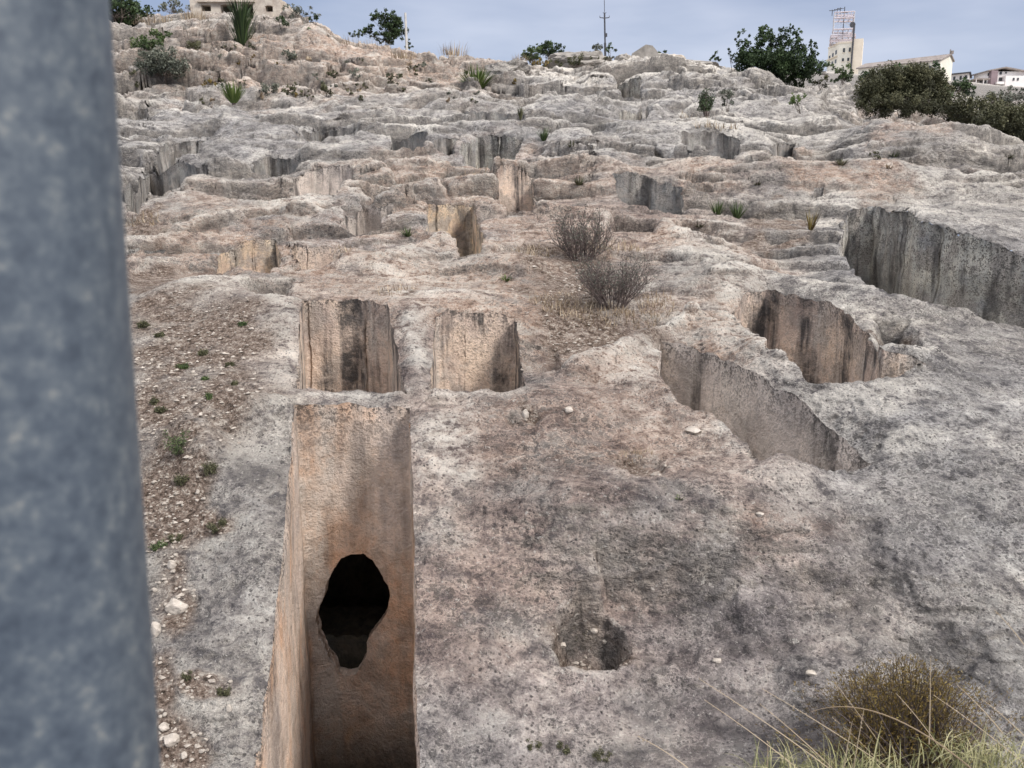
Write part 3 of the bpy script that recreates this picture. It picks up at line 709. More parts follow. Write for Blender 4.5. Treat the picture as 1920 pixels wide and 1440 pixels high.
# ------------------------------------------------------------------ shaft walls grown down from the rims
def edges_of(q): return np.concatenate([q[:, [0, 1]], q[:, [1, 2]], q[:, [2, 3]], q[:, [3, 0]]])
le = np.sort(edges_of(live[(cnt_dead[live] > 0).any(1)]), 1)
lk = set(map(tuple, le.tolist()))
HOLE_UV = [(640, 1045), (660, 1037), (682, 1036), (700, 1048), (716, 1072), (725, 1088), (733, 1103), (731, 1120), (724, 1150), (703, 1180), (688, 1200), (690, 1222), (678, 1245), (668, 1262), (650, 1264), (636, 1258), (630, 1240), (615, 1215), (604, 1180), (597, 1150), (600, 1135), (611, 1110), (618, 1080)]
walls = {}
for pi, (nm, pts, dep, tap, warm, jit) in enumerate(PITS):
    de = edges_of(quads[killed == pi])
    es = [tuple(x) for x in de.tolist() if (min(x), max(x)) in lk]
    if not es: print('no rim', nm); continue
    vi = np.array(sorted(set(a for x in es for a in x))); rx, ry, rz = Sx[vi], Sy[vi], Vz[vi]
    P = pit_polys[nm]; best = np.full(len(vi), 1e9); par = np.zeros(len(vi)); acc = 0
    for i in range(len(P)):
        a_, b_ = P[i], P[(i + 1) % len(P)]; e_ = b_ - a_; Ls = math.hypot(*e_)
        s_ = np.clip(((rx - a_[0]) * e_[0] + (ry - a_[1]) * e_[1]) / (Ls * Ls + 1e-12), 0, 1)
        d = np.hypot(rx - a_[0] - s_ * e_[0], ry - a_[1] - s_ * e_[1]); mm = d < best
        best[mm] = d[mm]; par[mm] = acc + s_[mm] * Ls; acc += Ls
    o_ = np.argsort(par); keep = []; last = -9; gap = .0005 * ry.mean()
    for a in o_:
        if par[a] - last > gap: keep.append(a); last = par[a]
    vi = vi[keep]; n = len(vi); rx, ry, rz = Vx[vi], Vy[vi], Vz[vi]
    dist = ry.mean(); lev_h = .014 if dist < 6.5 else (.02 if dist < 9 else .05)
    zf = rz.min() - dep; nl = int(min(230, max(20, dep / lev_h)))
    P = pit_polys[nm]; cx, cy = P.mean(0)
    C = clean_polys[nm]; best = np.full(n, 1e9); qx0 = rx.copy(); qy0 = ry.copy()
    for i in range(len(C)):
        a_, b_ = C[i], C[(i + 1) % len(C)]; e_ = b_ - a_; LL = e_ @ e_ + 1e-12
        s_ = np.clip(((rx - a_[0]) * e_[0] + (ry - a_[1]) * e_[1]) / LL, 0, 1)
        qx, qy = a_[0] + s_ * e_[0], a_[1] + s_ * e_[1]; d = np.hypot(rx - qx, ry - qy)
        mm = d < best; best[mm] = d[mm]; qx0[mm] = qx[mm]; qy0[mm] = qy[mm]
    rings = []
    for L in range(nl + 1):
        f = L / nl; zz = rz + (zf - rz) * f; dd = rz - zz
        k_ = 1 - tap * dd
        if nm == 'c': k_ = 1 - tap * dd
        bl = np.minimum(1, dd / (.10 + .02 * dist)); bl = bl * bl * (3 - 2 * bl) * .92
        bx = cx + (rx * (1 - bl) + qx0 * bl - cx) * k_; by = cy + (ry * (1 - bl) + qy0 * bl - cy) * k_
        a = min(1, L * lev_h / .08)
        am = .012 + .001 * dist if nm != 'e' else .05
        und = .022 * min(1, dd.mean() / .3)
        bx = bx + a * (am * perlin(ry * 3 + rx * 2.1, zz * 2.2, 30) + .004 * perlin((rx + ry) * 17, zz * 14, 33) - 0)
        by = by + a * (am * perlin(rx * 3 - ry, zz * 2.2, 35) + .005 * perlin((rx - ry) * 17, zz * 14, 36))
        rings.append(np.stack([bx, by, zz], 1))
    rings = np.array(rings); V = rings.reshape(-1, 3)
    dpt = (rz[None] - rings[:, :, 2]).ravel()
    E = np.stack([np.arange(n), (np.arange(n) + 1) % n], 1)
    F = []
    for L in range(nl):
        F.append(np.stack([E[:, 0] + L * n, E[:, 1] + L * n, E[:, 1] + (L + 1) * n, E[:, 0] + (L + 1) * n], 1))
    F = np.concatenate(F)
    hole_edge = None
    if nm == 'hero':
        yw = float(np.max(P[:, 1])) - .01
        HP = np.array([(float(uv_t(a, b_)) * yw, float(v2s(b_)) * yw) for a, b_ in HOLE_UV])
        HP = densify(HP, .02); HP = HP + .008 * np.stack([perlin(HP[:, 0] * 20, HP[:, 1] * 20, 5), perlin(HP[:, 0] * 20, HP[:, 1] * 20, 8)], 1)
        fc = V[F].mean(1); back = (fc[:, 1] > yw - .25)
        sd = np.where(back, poly_sd(HP, fc[:, 0], fc[:, 2]), 1)
        inside = sd < 0
        dF = F[inside]; F = F[~inside]
        lset = set(map(tuple, np.sort(edges_of(F[(np.isin(F, np.unique(dF))).any(1)]), 1).tolist()))
        he = [tuple(x) for x in edges_of(dF).tolist() if (min(x), max(x)) in lset]
        hv = sorted(set(a for x in he for a in x))
        for a in hv:   # snap to the broken outline
            d = np.hypot(HP[:, 0] - V[a, 0], HP[:, 1] - V[a, 2]); j = int(np.argmin(d))
            if d[j] < .04: V[a, 0], V[a, 2] = HP[j]
        hm = {a: i for i, a in enumerate(hv)}
        h0 = V[hv]; hc = h0.mean(0)
        rg = []
        for q in range(8):
            g_ = h0 + np.array([0, .018 * q, 0]); sc2 = 1 + .02 * math.sin(q * .9) + .004 * q
            g_[:, 0] = hc[0] + (g_[:, 0] - hc[0]) * sc2; g_[:, 2] = hc[2] + (g_[:, 2] - hc[2]) * sc2
            g_[:, 0] += .006 * perlin(h0[:, 0] * 30, h0[:, 2] * 30 + q, 3) * min(1, q); rg.append(g_)
        rg = np.concatenate(rg); hn = len(hv)
        hole_F = np.array([(hm[a] + q * hn, hm[b_] + q * hn, hm[b_] + (q + 1) * hn, hm[a] + (q + 1) * hn) for q in range(7) for a, b_ in he])
        hole_edge = (rg, hole_F, yw, HP)
    # floor
    nb = nl * n
    V = np.concatenate([V, [[cx, cy, zf]]]); dpt = np.append(dpt, dep)
    low = np.zeros(len(V))
    if nm == 'hero': low = sstep(2.05, 2.75, dpt)  # wall colour darkens with depth, painting the shade down the shaft
    ff = np.stack([E[:, 0] + nb, E[:, 1] + nb, np.full(len(E), len(V) - 1), np.full(len(E), len(V) - 1)], 1)
    mt = M['wall_ochre'] if nm == 'hero' else M['wall_cream'] if nm in ('g', 'v') else M['wall_warm'] if nm in ('a', 'b', 'd', 'w', 'h') else M['wall_pink'] if nm in ('c', 'i', 'j') else M['wall_grey'] if nm in ('e', 'q', 'p', 'r') else M['wall_dark']
    if nm == 'hero':
        th = empty('shaft_tomb', (0, 0, 0), LABELS[nm], 'tomb', 'tomb shafts cut in the hillside')
        parent = th
    else: parent = None
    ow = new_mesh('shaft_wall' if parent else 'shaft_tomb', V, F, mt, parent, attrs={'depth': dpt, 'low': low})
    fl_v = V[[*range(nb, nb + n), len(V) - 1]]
    flo = new_mesh('floor', fl_v, [(int(a), int(b_), n) for a, b_ in E], mt, parent or ow, attrs={'depth': np.full(n + 1, 2.5), 'low': np.full(n + 1, 1.0 if nm == 'hero' else .3)})  # floor colour darkened for the shade at the bottom
    if not parent: tag(ow, LABELS[nm], 'tomb', 'tomb shafts cut in the hillside')
    walls[nm] = ow
    if hole_edge:
        rg, hF, yw, HP = hole_edge
        he_o = new_mesh('broken_opening', rg, hF, mt, th, attrs={'depth': np.full(len(rg), 1.2), 'low': np.zeros(len(rg))})
        x0, x1, z0, z1 = HP[:, 0].min() - .5, HP[:, 0].max() + .15, HP[:, 1].min() - .25, HP[:, 1].max() + .12
        # burial chamber behind the opening: a rounded room open towards the shaft
        cv, cf = [], []
        ny, na = 18, 48
        for a in range(ny + 1):
            yy = yw + .10 + 1.7 * a / ny; sh = 1 if a < ny else .001
            for q in range(na):
                an = 2 * math.pi * q / na; cx_, cz_ = math.cos(an), math.sin(an)
                sc3 = 1 / max(abs(cx_), abs(cz_)) ** .8
                cv.append(((x0 + x1) / 2 + cx_ * sc3 * (x1 - x0) / 2 * sh, yy, (z0 + z1) / 2 + cz_ * sc3 * (z1 - z0) / 2 * sh))
        for a in range(ny):
            for q in range(na): cf.append((a * na + q, a * na + (q + 1) % na, (a + 1) * na + (q + 1) % na, (a + 1) * na + q))
        new_mesh('burial_chamber', cv, cf, mt, th, attrs={'depth': np.full(len(cv), 2.0), 'low': np.ones(len(cv))})  # darkness of the room painted into its wall colour
        # broken bench inside, its dimness painted into the colour
        bv = []; 
        for a in range(25):
            xx = x0 + .1 + (x1 - x0 - .2) * a / 24; jz = .012 * math.sin(a * 1.7) + .01 * math.sin(a * 3.1)
            zt = float(v2s(1186)) * (yw + .6) + jz
            bv += [(xx, yw + .55, z0), (xx, yw + .55, zt), (xx, yw + 1.0, zt + .01), (xx, yw + 1.0, z0)]
        bf = [(4 * a + q, 4 * a + 4 + q, 4 * a + 5 + q, 4 * a + 1 + q) for a in range(24) for q in range(3)]
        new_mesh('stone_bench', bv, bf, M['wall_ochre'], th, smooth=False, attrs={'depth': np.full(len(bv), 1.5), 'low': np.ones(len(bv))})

# ------------------------------------------------------------------ generic shape helpers
rnd = random.Random(11)
def g_low(x, y): return height(x, y, True)
def gz(x, y): return float(height(np.array([x]), np.array([y]))[0])
def at(u, v, Y=None):
    """point of the ground seen at a picture point, or the point at distance Y along that sight line"""
    if Y is None: return Vector(cast(g_low, [(u, v)], n=900)[0])
    return Vector((float(uv_t(u, v)) * Y, Y, float(v2s(v)) * Y))
class MB:
    def __init__(s): s.v = []; s.f = []; s.a = []
    def add(s, vs, fs, a=0.0):
        o = len(s.v); s.v += [tuple(q) for q in vs]; s.f += [tuple(i + o for i in f) for f in fs]; s.a += [a] * len(vs)
    def box(s, c, ax, ay, w, d, h, a=0.0):
        """box on base centre c"""
        c = Vector(c); ax = Vector(ax).normalized(); ay = Vector(ay).normalized(); z = Vector((0, 0, 1))
        vs = [c + ax * (w / 2 * i) + ay * (d / 2 * j) + z * (h * k) for k in (0, 1) for i, j in ((-1, -1), (1, -1), (1, 1), (-1, 1))]
        s.add(vs, [(0, 3, 2, 1), (4, 5, 6, 7), (0, 1, 5, 4), (1, 2, 6, 5), (2, 3, 7, 6), (3, 0, 4, 7)], a)
    def tube(s, pts, rs, n=5, a=0.0):
        pts = [Vector(p) for p in pts]; vs = []
        if isinstance(rs, (int, float)): rs = [rs] * len(pts)
        for i, p in enumerate(pts):
            d = (pts[min(i + 1, len(pts) - 1)] - pts[max(i - 1, 0)]).normalized()
            u = d.cross(Vector((.31, .95, .07))); u = u.normalized() if u.length > 1e-4 else Vector((1, 0, 0)); w_ = d.cross(u)
            for k in range(n):
                q = 2 * math.pi * k / n; vs.append(p + (u * math.cos(q) + w_ * math.sin(q)) * rs[i])
        fs = [(i * n + k, i * n + (k + 1) % n, (i + 1) * n + (k + 1) % n, (i + 1) * n + k) for i in range(len(pts) - 1) for k in range(n)]
        fs += [tuple(range(n))[::-1], tuple((len(pts) - 1) * n + k for k in range(n))]
        s.add(vs, fs, a)
    def leaf(s, c, L, W, a=0.0, up=None):
        d = up or Vector((rnd.gauss(0, 1), rnd.gauss(0, 1), rnd.gauss(0, 1))).normalized()
        q = d.cross(Vector((rnd.gauss(0, 1), rnd.gauss(0, 1), rnd.gauss(0, 1)))).normalized()
        n = d.cross(q); c = Vector(c)
        s.add([c - d * L * .5, c + q * W * .5 + n * W * .12, c + d * L * .5, c - q * W * .5 + n * W * .12], [(0, 1, 2, 3)], a)
    def blade(s, p, d, L, W, droop, a=0.0, seg=4):
        p = Vector(p); d = Vector(d).normalized(); side = d.cross(Vector((0, 0, 1)))
        side = (side if side.length > .05 else Vector((1, 0, 0))).normalized()
        vs = []; q = p.copy(); dd = d.copy()
        for i in range(seg + 1):
            w_ = W * (1 - (i / seg) ** 1.6) * .5 + W * .02
            vs += [q - side * w_, q + side * w_]
            q = q + dd * (L / seg); dd = (dd + Vector((0, 0, -droop / seg))).normalized()
        s.add(vs, [(2 * i, 2 * i + 1, 2 * i + 3, 2 * i + 2) for i in range(seg)], a)
    def build(s, name, mat, parent=None, smooth=False):
        o = new_mesh(name, s.v, s.f, M[mat] if isinstance(mat, str) else mat, None, smooth, attrs={'shade': s.a})
        if parent:
            o.parent = parent; o.matrix_parent_inverse = Matrix.Translation(-parent.location)
        return o
def plain(name, c1, c2=None, scale=6, rough=.8, metal=0, spec=.2, bump=0):
    m = mat_new(name); b = NB(m); v = b.obj()
    c = b.ramp(b.noise(v, scale, 6, .65), [(.35, c1), (.65, c2 or c1)])
    b.l(c, b.p.inputs['Base Color']); b.p.inputs['Roughness'].default_value = rough; b.p.inputs['Metallic'].default_value = metal
    b.p.inputs['Specular IOR Level'].default_value = spec
    if bump: b.l(b.bump(b.noise(v, scale * 4, 5, .7), bump, .6), b.p.inputs['Normal'])
    M[name] = m; return m
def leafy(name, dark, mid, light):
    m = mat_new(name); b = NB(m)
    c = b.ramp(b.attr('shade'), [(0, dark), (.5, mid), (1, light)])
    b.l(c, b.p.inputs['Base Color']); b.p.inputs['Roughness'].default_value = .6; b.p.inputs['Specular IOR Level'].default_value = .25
    M[name] = m
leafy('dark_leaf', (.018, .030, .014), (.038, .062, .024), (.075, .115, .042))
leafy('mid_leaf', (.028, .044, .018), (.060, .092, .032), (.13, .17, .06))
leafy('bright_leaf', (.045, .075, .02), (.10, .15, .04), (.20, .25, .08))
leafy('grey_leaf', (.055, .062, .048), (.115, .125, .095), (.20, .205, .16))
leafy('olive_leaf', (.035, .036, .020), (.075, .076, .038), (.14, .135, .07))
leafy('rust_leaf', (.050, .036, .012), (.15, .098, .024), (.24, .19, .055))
leafy('straw', (.15, .105, .065), (.31, .235, .155), (.50, .41, .29))
leafy('green_straw', (.12, .13, .05), (.27, .26, .12), (.46, .42, .24))
plain('dry_twig', (.075, .058, .052), (.20, .16, .145), 20)
plain('bark', (.07, .055, .045), (.16, .13, .11), 9)
plain('stone', (.30, .265, .22), (.56, .50, .43), 14, bump=.01)
plain('concrete', (.42, .41, .38), (.55, .53, .49), 5)
plain('mast_steel', (.22, .22, .24), (.34, .34, .36), 5)
plain('dark_metal', (.05, .05, .055), (.10, .10, .11), 5)
plain('red_steel', (.46, .38, .39), (.62, .58, .59), 3)
plain('white_steel', (.45, .45, .47), (.6, .6, .62), 3)
plain('cream_render', (.70, .66, .56), (.80, .76, .66), .6)
plain('gravel_stone', (.19, .16, .13), (.48, .43, .37), 30)
plain('peach_render', (.66, .58, .47), (.76, .68, .56), .6)
plain('window_dark', (.03, .035, .04), (.06, .065, .07), 2, rough=.3, spec=.5)
plain('roof_tile', (.20, .17, .155), (.33, .29, .26), 1.2)
plain('white_render', (.70, .66, .64), (.80, .77, .74), .5)
plain('mauve_panel', (.20, .15, .16), (.26, .20, .21), .5)
plain('old_stone', (.36, .30, .25), (.62, .56, .47), 3, bump=.03)
plain('slab_stone', (.20, .185, .165), (.38, .35, .31), 2.5, bump=.03)
plain('brown_earth', (.10, .07, .05), (.22, .16, .11), 4)

def lobes_m(lobes, Y):
    return [(at(u, v, Y + dy), ru * Y / FPX, rv * Y / FPX) for (u, v, ru, rv, dy) in lobes]
def bush(name, label, cat, lobes, Y, mat, base_uv, leaf_px=5.0, dens=1.0, trunk='bark', group=None, gap=.5, tilt=0, clumps=1.0, stems=6, up=None, flat=1.0, ground=None):
    """tree or shrub: stems that fork to every clump of leaves, and the clumps spread through the crown"""
    L = lobes_m(lobes, Y); b0 = ground if ground is not None else at(base_uv[0], base_uv[1], Y)
    root = empty(name, b0, label, cat, group)
    cr = MB(); tr = MB(); m = Y / FPX; lp = leaf_px * m; tips = []
    for (c, rx, rz) in L:
        nc = max(5, int(26 * clumps * (rx * rz / (m * m)) / 900) + 4)
        for i in range(nc):
            d = Vector((rnd.gauss(0, 1), rnd.gauss(0, 1), rnd.gauss(0, 1))).normalized(); r_ = rnd.random() ** .45
            q = c + Vector((d.x * rx * r_, d.y * rx * .9 * r_, d.z * rz * r_)); tips.append(q)
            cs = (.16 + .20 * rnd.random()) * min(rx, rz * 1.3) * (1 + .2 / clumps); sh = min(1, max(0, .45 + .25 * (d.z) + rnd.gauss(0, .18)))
            nl = int(dens * (cs / lp) ** 2 * 11) + 7
            for k in range(nl):
                e_ = Vector((rnd.gauss(0, 1), rnd.gauss(0, 1), rnd.gauss(0, flat)))
                e_ = e_.normalized() * (rnd.random() ** .5) * cs
                sz = lp * (.6 + .8 * rnd.random())
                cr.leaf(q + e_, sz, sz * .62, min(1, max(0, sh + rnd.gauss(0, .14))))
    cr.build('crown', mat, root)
    rnd.shuffle(tips); w0 = max(.012, L[0][1] * .045)
    cen = sum((c for c, _, _ in L), Vector()) / len(L)
    for i in range(stems):
        j = b0 + Vector((rnd.gauss(0, .12) * L[0][1], rnd.gauss(0, .12) * L[0][1], -.1))
        mid = j.lerp(cen, .45) + Vector((rnd.gauss(0, .2), rnd.gauss(0, .2), 0)) * L[0][1]
        tr.tube([j, j.lerp(mid, .5) + Vector((rnd.gauss(0, .03), 0, 0)) * L[0][1], mid], [w0 / (1 + stems * .12), w0 * .75 / (1 + stems * .12), w0 * .5 / (1 + stems * .12)], 5)
        for q in tips[i::stems][:7]:
            k1 = mid.lerp(q, .5) + Vector((rnd.gauss(0, .08), rnd.gauss(0, .08), rnd.gauss(0, .08))) * L[0][1]
            tr.tube([mid, k1, q], [w0 * .4 / (1 + stems * .1), w0 * .25 / (1 + stems * .1), w0 * .08], 4)
    tr.build('trunk' if cat == 'tree' else 'stems', trunk, root)
    return root
def spiky(name, label, cat, u, v, h_px, w_px, mat, Y=None, n=60, group=None, droop=.25, w=2.0, stem_h=0):
    p = at(u, v, Y); m = p.y / FPX; root = empty(name, p, label, cat, group); b = MB()
    for i in range(n):
        a = rnd.random() * 6.283; sp = (rnd.random() ** .7) * w_px / max(h_px, 1) * 1.1
        d = Vector((math.cos(a) * sp, math.sin(a) * sp, 1))
        q = p + Vector((math.cos(a), math.sin(a), 0)) * w_px * .12 * m + Vector((0, 0, (rnd.random() * stem_h - 3) * m))
        b.blade(q, d, (h_px - stem_h * .8) * m * (.6 + .45 * rnd.random()), w * m, droop * rnd.random(), rnd.random())
    b.build('leaves', mat, root)
    t = MB(); t.tube([p - Vector((0, 0, .1)), p + Vector((0, 0, max(3, stem_h) * m))], [w_px * .10 * m, w_px * .06 * m], 6); t.build('stem', 'bark', root)
    return root
def twiggy(name, label, cat, u, v, h_px, w_px, mat='dry_twig', leafm=None, Y=None, n=16, group=None, nleaf=3, thick=1.0, lean=0):
    p = at(u, v, Y); m = p.y / FPX; root = empty(name, p, label, cat, group); b = MB(); lf = MB()
    def grow(q, d, L, r, lvl):
        pts = [q]; dd = d.copy()
        for i in range(3):
            dd = (dd + Vector((rnd.gauss(0, .16), rnd.gauss(0, .16), rnd.gauss(.10, .1)))).normalized(); pts.append(pts[-1] + dd * L / 3)
        b.tube(pts, [r, r * .8, r * .6, r * .35], 4 if lvl == 0 else 3)
        if lvl < 2:
            for i in (1, 2, 3):
                for _ in range(2 if lvl == 0 else 1 + (rnd.random() < .5)):
                    dn = (dd + Vector((rnd.gauss(0, .55), rnd.gauss(0, .55), rnd.gauss(.1, .3)))).normalized()
                    grow(pts[i], dn, L * .5, r * .55, lvl + 1)
        if leafm:
            for i in range(nleaf):
                c = pts[rnd.choice((2, 3))] + Vector((rnd.gauss(0, 1), rnd.gauss(0, 1), rnd.gauss(0, 1))) * 2.0 * m
                lf.leaf(c, 3.6 * m, 2.0 * m, rnd.random())
    for i in range(n):
        a = rnd.random() * 6.283; sp = rnd.random() ** .6 * (w_px / h_px) * .62
        grow(p + Vector((math.cos(a), math.sin(a), 0)) * w_px * .1 * m - Vector((0, 0, .02)), Vector((math.cos(a) * sp + lean, math.sin(a) * sp, 1)).normalized(), h_px * m * (.40 + .22 * rnd.random()), 1.0 * m * thick, 0)
    b.build('branches', mat, root)
    if leafm: lf.build('leaves', leafm, root)
    return root
def tuft(name, label, u, v, h_px, w_px, mat, n=70, Y=None, group=None, droop=.9, w=1.1, lean=0.0, cat='grass tuft'):
    p = at(u, v, Y); m = p.y / FPX; b = MB()
    for i in range(n):
        a = rnd.random() * 6.283; r_ = rnd.random() ** .5; sp = rnd.random() * .9
        q = Vector((math.cos(a), math.sin(a) * .8, 0)) * w_px * .5 * r_ * m
        b.blade(q - Vector((0, 0, .01)), (math.cos(a) * sp * .6 + lean, math.sin(a) * sp * .6, 1), h_px * m * (.5 + .6 * rnd.random()), w * m, droop * rnd.random(), rnd.random(), 3)
    o = b.build(name, mat); o.location = p
    return tag(o, label, cat, group)

# ------------------------------------------------------------------ the near post
pm = mat_new('galvanised_post'); b = NB(pm); v = b.obj()
c = b.ramp(b.math('ADD', b.math('MULTIPLY', b.noise(v, 60, 4, .65), .5), b.math('MULTIPLY', b.noise(v, 110, 4, .7), .5)), [(.36, (.050, .062, .078)), (.46, (.072, .088, .106)), (.54, (.098, .115, .130)), (.60, (.14, .155, .16)), (.68, (.27, .26, .23))])
b.l(c, b.p.inputs['Base Color']); b.p.inputs['Roughness'].default_value = .55; b.p.inputs['Metallic'].default_value = .25; b.p.inputs['Specular IOR Level'].default_value = .5
pa, pb = at(205, 0, .42), at(300, 1440, .42); rad = .062
ax = (pb - pa).normalized(); post = MB()
n_ = 64; vs = []
top = pa - ax * .5 - Vector((rad + .006, 0, 0)); bot = pb + ax * 2.0 - Vector((rad + .004, 0, 0))
post.tube([top.lerp(bot, k / 40) for k in range(41)], rad, 64)
po = post.build('metal_post', pm, None, True)
tag(po, 'blurred bluish grey round metal post close to the viewer at the left edge', 'post')

# ------------------------------------------------------------------ buildings and masts
def quadwin(mb, a, b_, z0, z1, f0, f1, off, depth=.12):
    """box standing slightly proud of the vertical face from a to b_"""
    a = Vector((a[0], a[1], 0)); b2 = Vector((b_[0], b_[1], 0)); d = b2 - a; nrm = Vector((d.y, -d.x, 0)).normalized()
    if nrm.y > 0: nrm = -nrm
    c = a + d * ((f0 + f1) / 2) + nrm * (off - depth / 2); c.z = z0
    mb.box(c, d, nrm, d.length * (f1 - f0), depth, z1 - z0)
def prism(mb, foot, z0, z1):
    n = len(foot); vs = [(x, y, z0) for x, y in foot] + [(x, y, z1) for x, y in foot]
    mb.add(vs, [tuple(range(n)), tuple(range(n, 2 * n))[::-1]] + [(i, (i + 1) % n, n + (i + 1) % n, n + i) for i in range(n)])
def fp(*L): return [(float(uv_t(u, 110)) * Y, Y) for u, Y in L]
# cream block carrying the lattice mast
F = fp((1571, 281), (1597, 279), (1590, 291), (1552, 290)); zt = float(v2s(81)) * 280; zb_ = float(v2s(158)) * 280
root = empty('tower_block', (F[0][0], F[0][1], zb_), 'small cream three storey block under the lattice mast on the right skyline', 'building')
mb = MB(); prism(mb, F, zb_, zt); mb.build('wall', 'cream_render', root)
mb = MB(); zc = zt
for a, b_ in ((0, 1), (3, 0)): quadwin(mb, F[a], F[b_], zt, zt + .5, -.01, 1.01, .12, .3)
mb.build('parapet', 'peach_render', root)
zz = lambda v, Y=280: float(v2s(v)) * Y
for f0, vt, vb in ((.32, 90, 98), (.74, 90, 98), (.30, 109, 115), (.68, 109, 115)):
    mb = MB(); quadwin(mb, F[0], F[1], zz(vb), zz(vt), f0, f0 + .15, .06); w_ = mb.build('window', 'window_dark', root)
    mb = MB(); quadwin(mb, F[0], F[1], zz(vb) - .18, zz(vb), f0 - .03, f0 + .18, .16, .25); mb.build('sill', 'peach_render', w_)
for f0, vt, vb in ((.12, 96, 103), (.42, 94, 101), (.72, 91, 99), (.42, 110, 117), (.74, 109, 116)):
    mb = MB(); quadwin(mb, F[3], F[0], zz(vb), zz(vt), f0, f0 + .14, .06); mb.build('window', 'window_dark', root)
mb = MB(); quadwin(mb, F[3], F[0], zz(104), zz(102.5), -.02, .95, .5, .9); mb.build('ledge', 'peach_render', root)
mb = MB(); prism(mb, fp((1598.2, 278), (1616, 277), (1617, 285), (1599, 286)), zb_, zz(73, 278)); mb.build('stair_block', 'peach_render', root)
mb = MB(); mb.tube([(float(uv_t(1597, 110)) * 277.5, 277.5, zb_), (float(uv_t(1597, 110)) * 277.5, 277.5, zz(48))], .28, 6); mb.build('drainpipe', 'dark_metal', root)
# lattice mast
LG = fp((1559, 284), (1596, 282.5), (1594, 289), (1558, 289)); base_z = zt
root = empty('lattice_mast', (LG[0][0], LG[0][1], base_z), 'red and white lattice radio mast with square platforms on the cream block', 'mast')
for i in range(4):
    mb = MB(); mb.tube([(*LG[i], base_z), (*LG[i], zz(25, 284))], .17, 5); mb.build('leg', 'white_steel', root)
mb = MB(); cx_, cy_ = np.mean([p[0] for p in LG]), np.mean([p[1] for p in LG]); mb.tube([(cx_, cy_, base_z), (cx_, cy_, zz(10, 284))], .14, 5); mb.build('centre_pole', 'dark_metal', root)
for vz, hr, ex in ((35.5, 10, 1.0), (57, 0, 1.02), (72, 4, 1.22), (80.5, 3, 1.22)):
    Q = [((p[0] - cx_) * ex + cx_, (p[1] - cy_) * ex + cy_) for p in LG]; z_ = zz(vz, 285); pl = MB()
    for i in range(4):
        pl.tube([(*Q[i], z_), (*Q[(i + 1) % 4], z_)], .24, 5)
        if hr:
            pl.tube([(*Q[i], z_ + hr * .17), (*Q[(i + 1) % 4], z_ + hr * .17)], .16, 4); pl.tube([(*Q[i], z_ + hr * .09), (*Q[(i + 1) % 4], z_ + hr * .09)], .10, 4)
            for k in range(6):
                a = Vector((*Q[i], z_)).lerp(Vector((*Q[(i + 1) % 4], z_)), k / 6); pl.tube([a, a + Vector((0, 0, hr * .17))], .10, 4)
    for k in range(5):
        a = Vector((*Q[0], z_)).lerp(Vector((*Q[1], z_)), k / 4); e_ = Vector((*Q[3], z_)).lerp(Vector((*Q[2], z_)), k / 4); pl.tube([a, e_], .14, 4)
    pl.build('platform', 'red_steel', root)
br = MB()
for i in range(4):
    a, e_ = Vector((*LG[i], 0)), Vector((*LG[(i + 1) % 4], 0)); mm = a.lerp(e_, .5)
    for v0, v1 in ((72, 57), (57, 45), (45, 36)):
        br.tube([(a.x, a.y, zz(v0, 285)), (mm.x, mm.y, zz(v1, 285)), (e_.x, e_.y, zz(v0, 285))], .11 if v0 == 72 else .06, 4)
br.build('bracing', 'white_steel', root)
for (u, v0, v1) in ((1569, 30, 16), (1575, 28, 14), (1560, 30, 18), (1583, 30, 22)):
    mb = MB(); q0, q1 = at(u, v0, 285), at(u, v1, 285); q1.x = q0.x; mb.tube([q0, q1], .10, 4); mb.tube([q1 - Vector((1.0, 0, .3)), q1 + Vector((1.0, 0, -.3))], .10, 4); mb.build('antenna', 'dark_metal', root)
mb = MB(); q = at(1598, 47, 281); mb.tube([q - Vector((.1, .5, 0)), q + Vector((0, .2, 0))], [.9, .25], 10); mb.build('dish', 'dark_metal', root)
# long cream building
NL, NR_, FR, FL = fp((1764, 200), (1787, 201.5), (1640, 216), (1611, 212))
ze = zz(113, 200); zr = zz(103.5, 201); zb2 = zz(165, 200)
root = empty('long_building', (NL[0], NL[1], zb2), 'long low cream building with tiled roof behind the dark bushes', 'building')
rn = ((NL[0] + NR_[0]) / 2 + .6, (NL[1] + NR_[1]) / 2); rf = ((FL[0] + FR[0]) / 2, (FL[1] + FR[1]) / 2)
mb = MB(); vs = [(*p, z_) for z_ in (zb2, ze) for p in (NL, NR_, FR, FL)] + [(*rn, zr - .08), (*rf, zr - .08)]
mb.add(vs, [(0, 1, 5, 8, 4), (1, 2, 6, 5), (2, 3, 7, 9, 6), (3, 0, 4, 7)]); mb.build('wall', 'cream_render', root)
def v3(p, z_): return Vector((p[0], p[1], z_))
mb = MB()
for A_, B_ in ((NL, FL), (NR_, FR)):
    o1, o2 = v3(A_, ze), v3(B_, ze); r1, r2 = v3(rn, zr), v3(rf, zr); dz = Vector((0, 0, .25))
    o1 = r1 + (o1 - r1) * 1.12; o2 = r2 + (o2 - r2) * 1.12; e1 = (r1 - r2).normalized() * .35
    vs = [o1 + e1, r1 + e1, r2 - e1, o2 - e1]; vs = vs + [q + dz for q in vs]
    mb.add(vs, [(0, 1, 2, 3), (4, 5, 6, 7), (0, 1, 5, 4), (1, 2, 6, 5), (2, 3, 7, 6), (3, 0, 4, 7)])
mb.build('roof', 'roof_tile', root)
for f0 in (.1, .25, .4, .55, .7, .85):
    mb = MB(); quadwin(mb, FL, NL, ze - 2.2, ze - 1.0, f0, f0 + .05, .05); mb.build('window', 'window_dark', root)
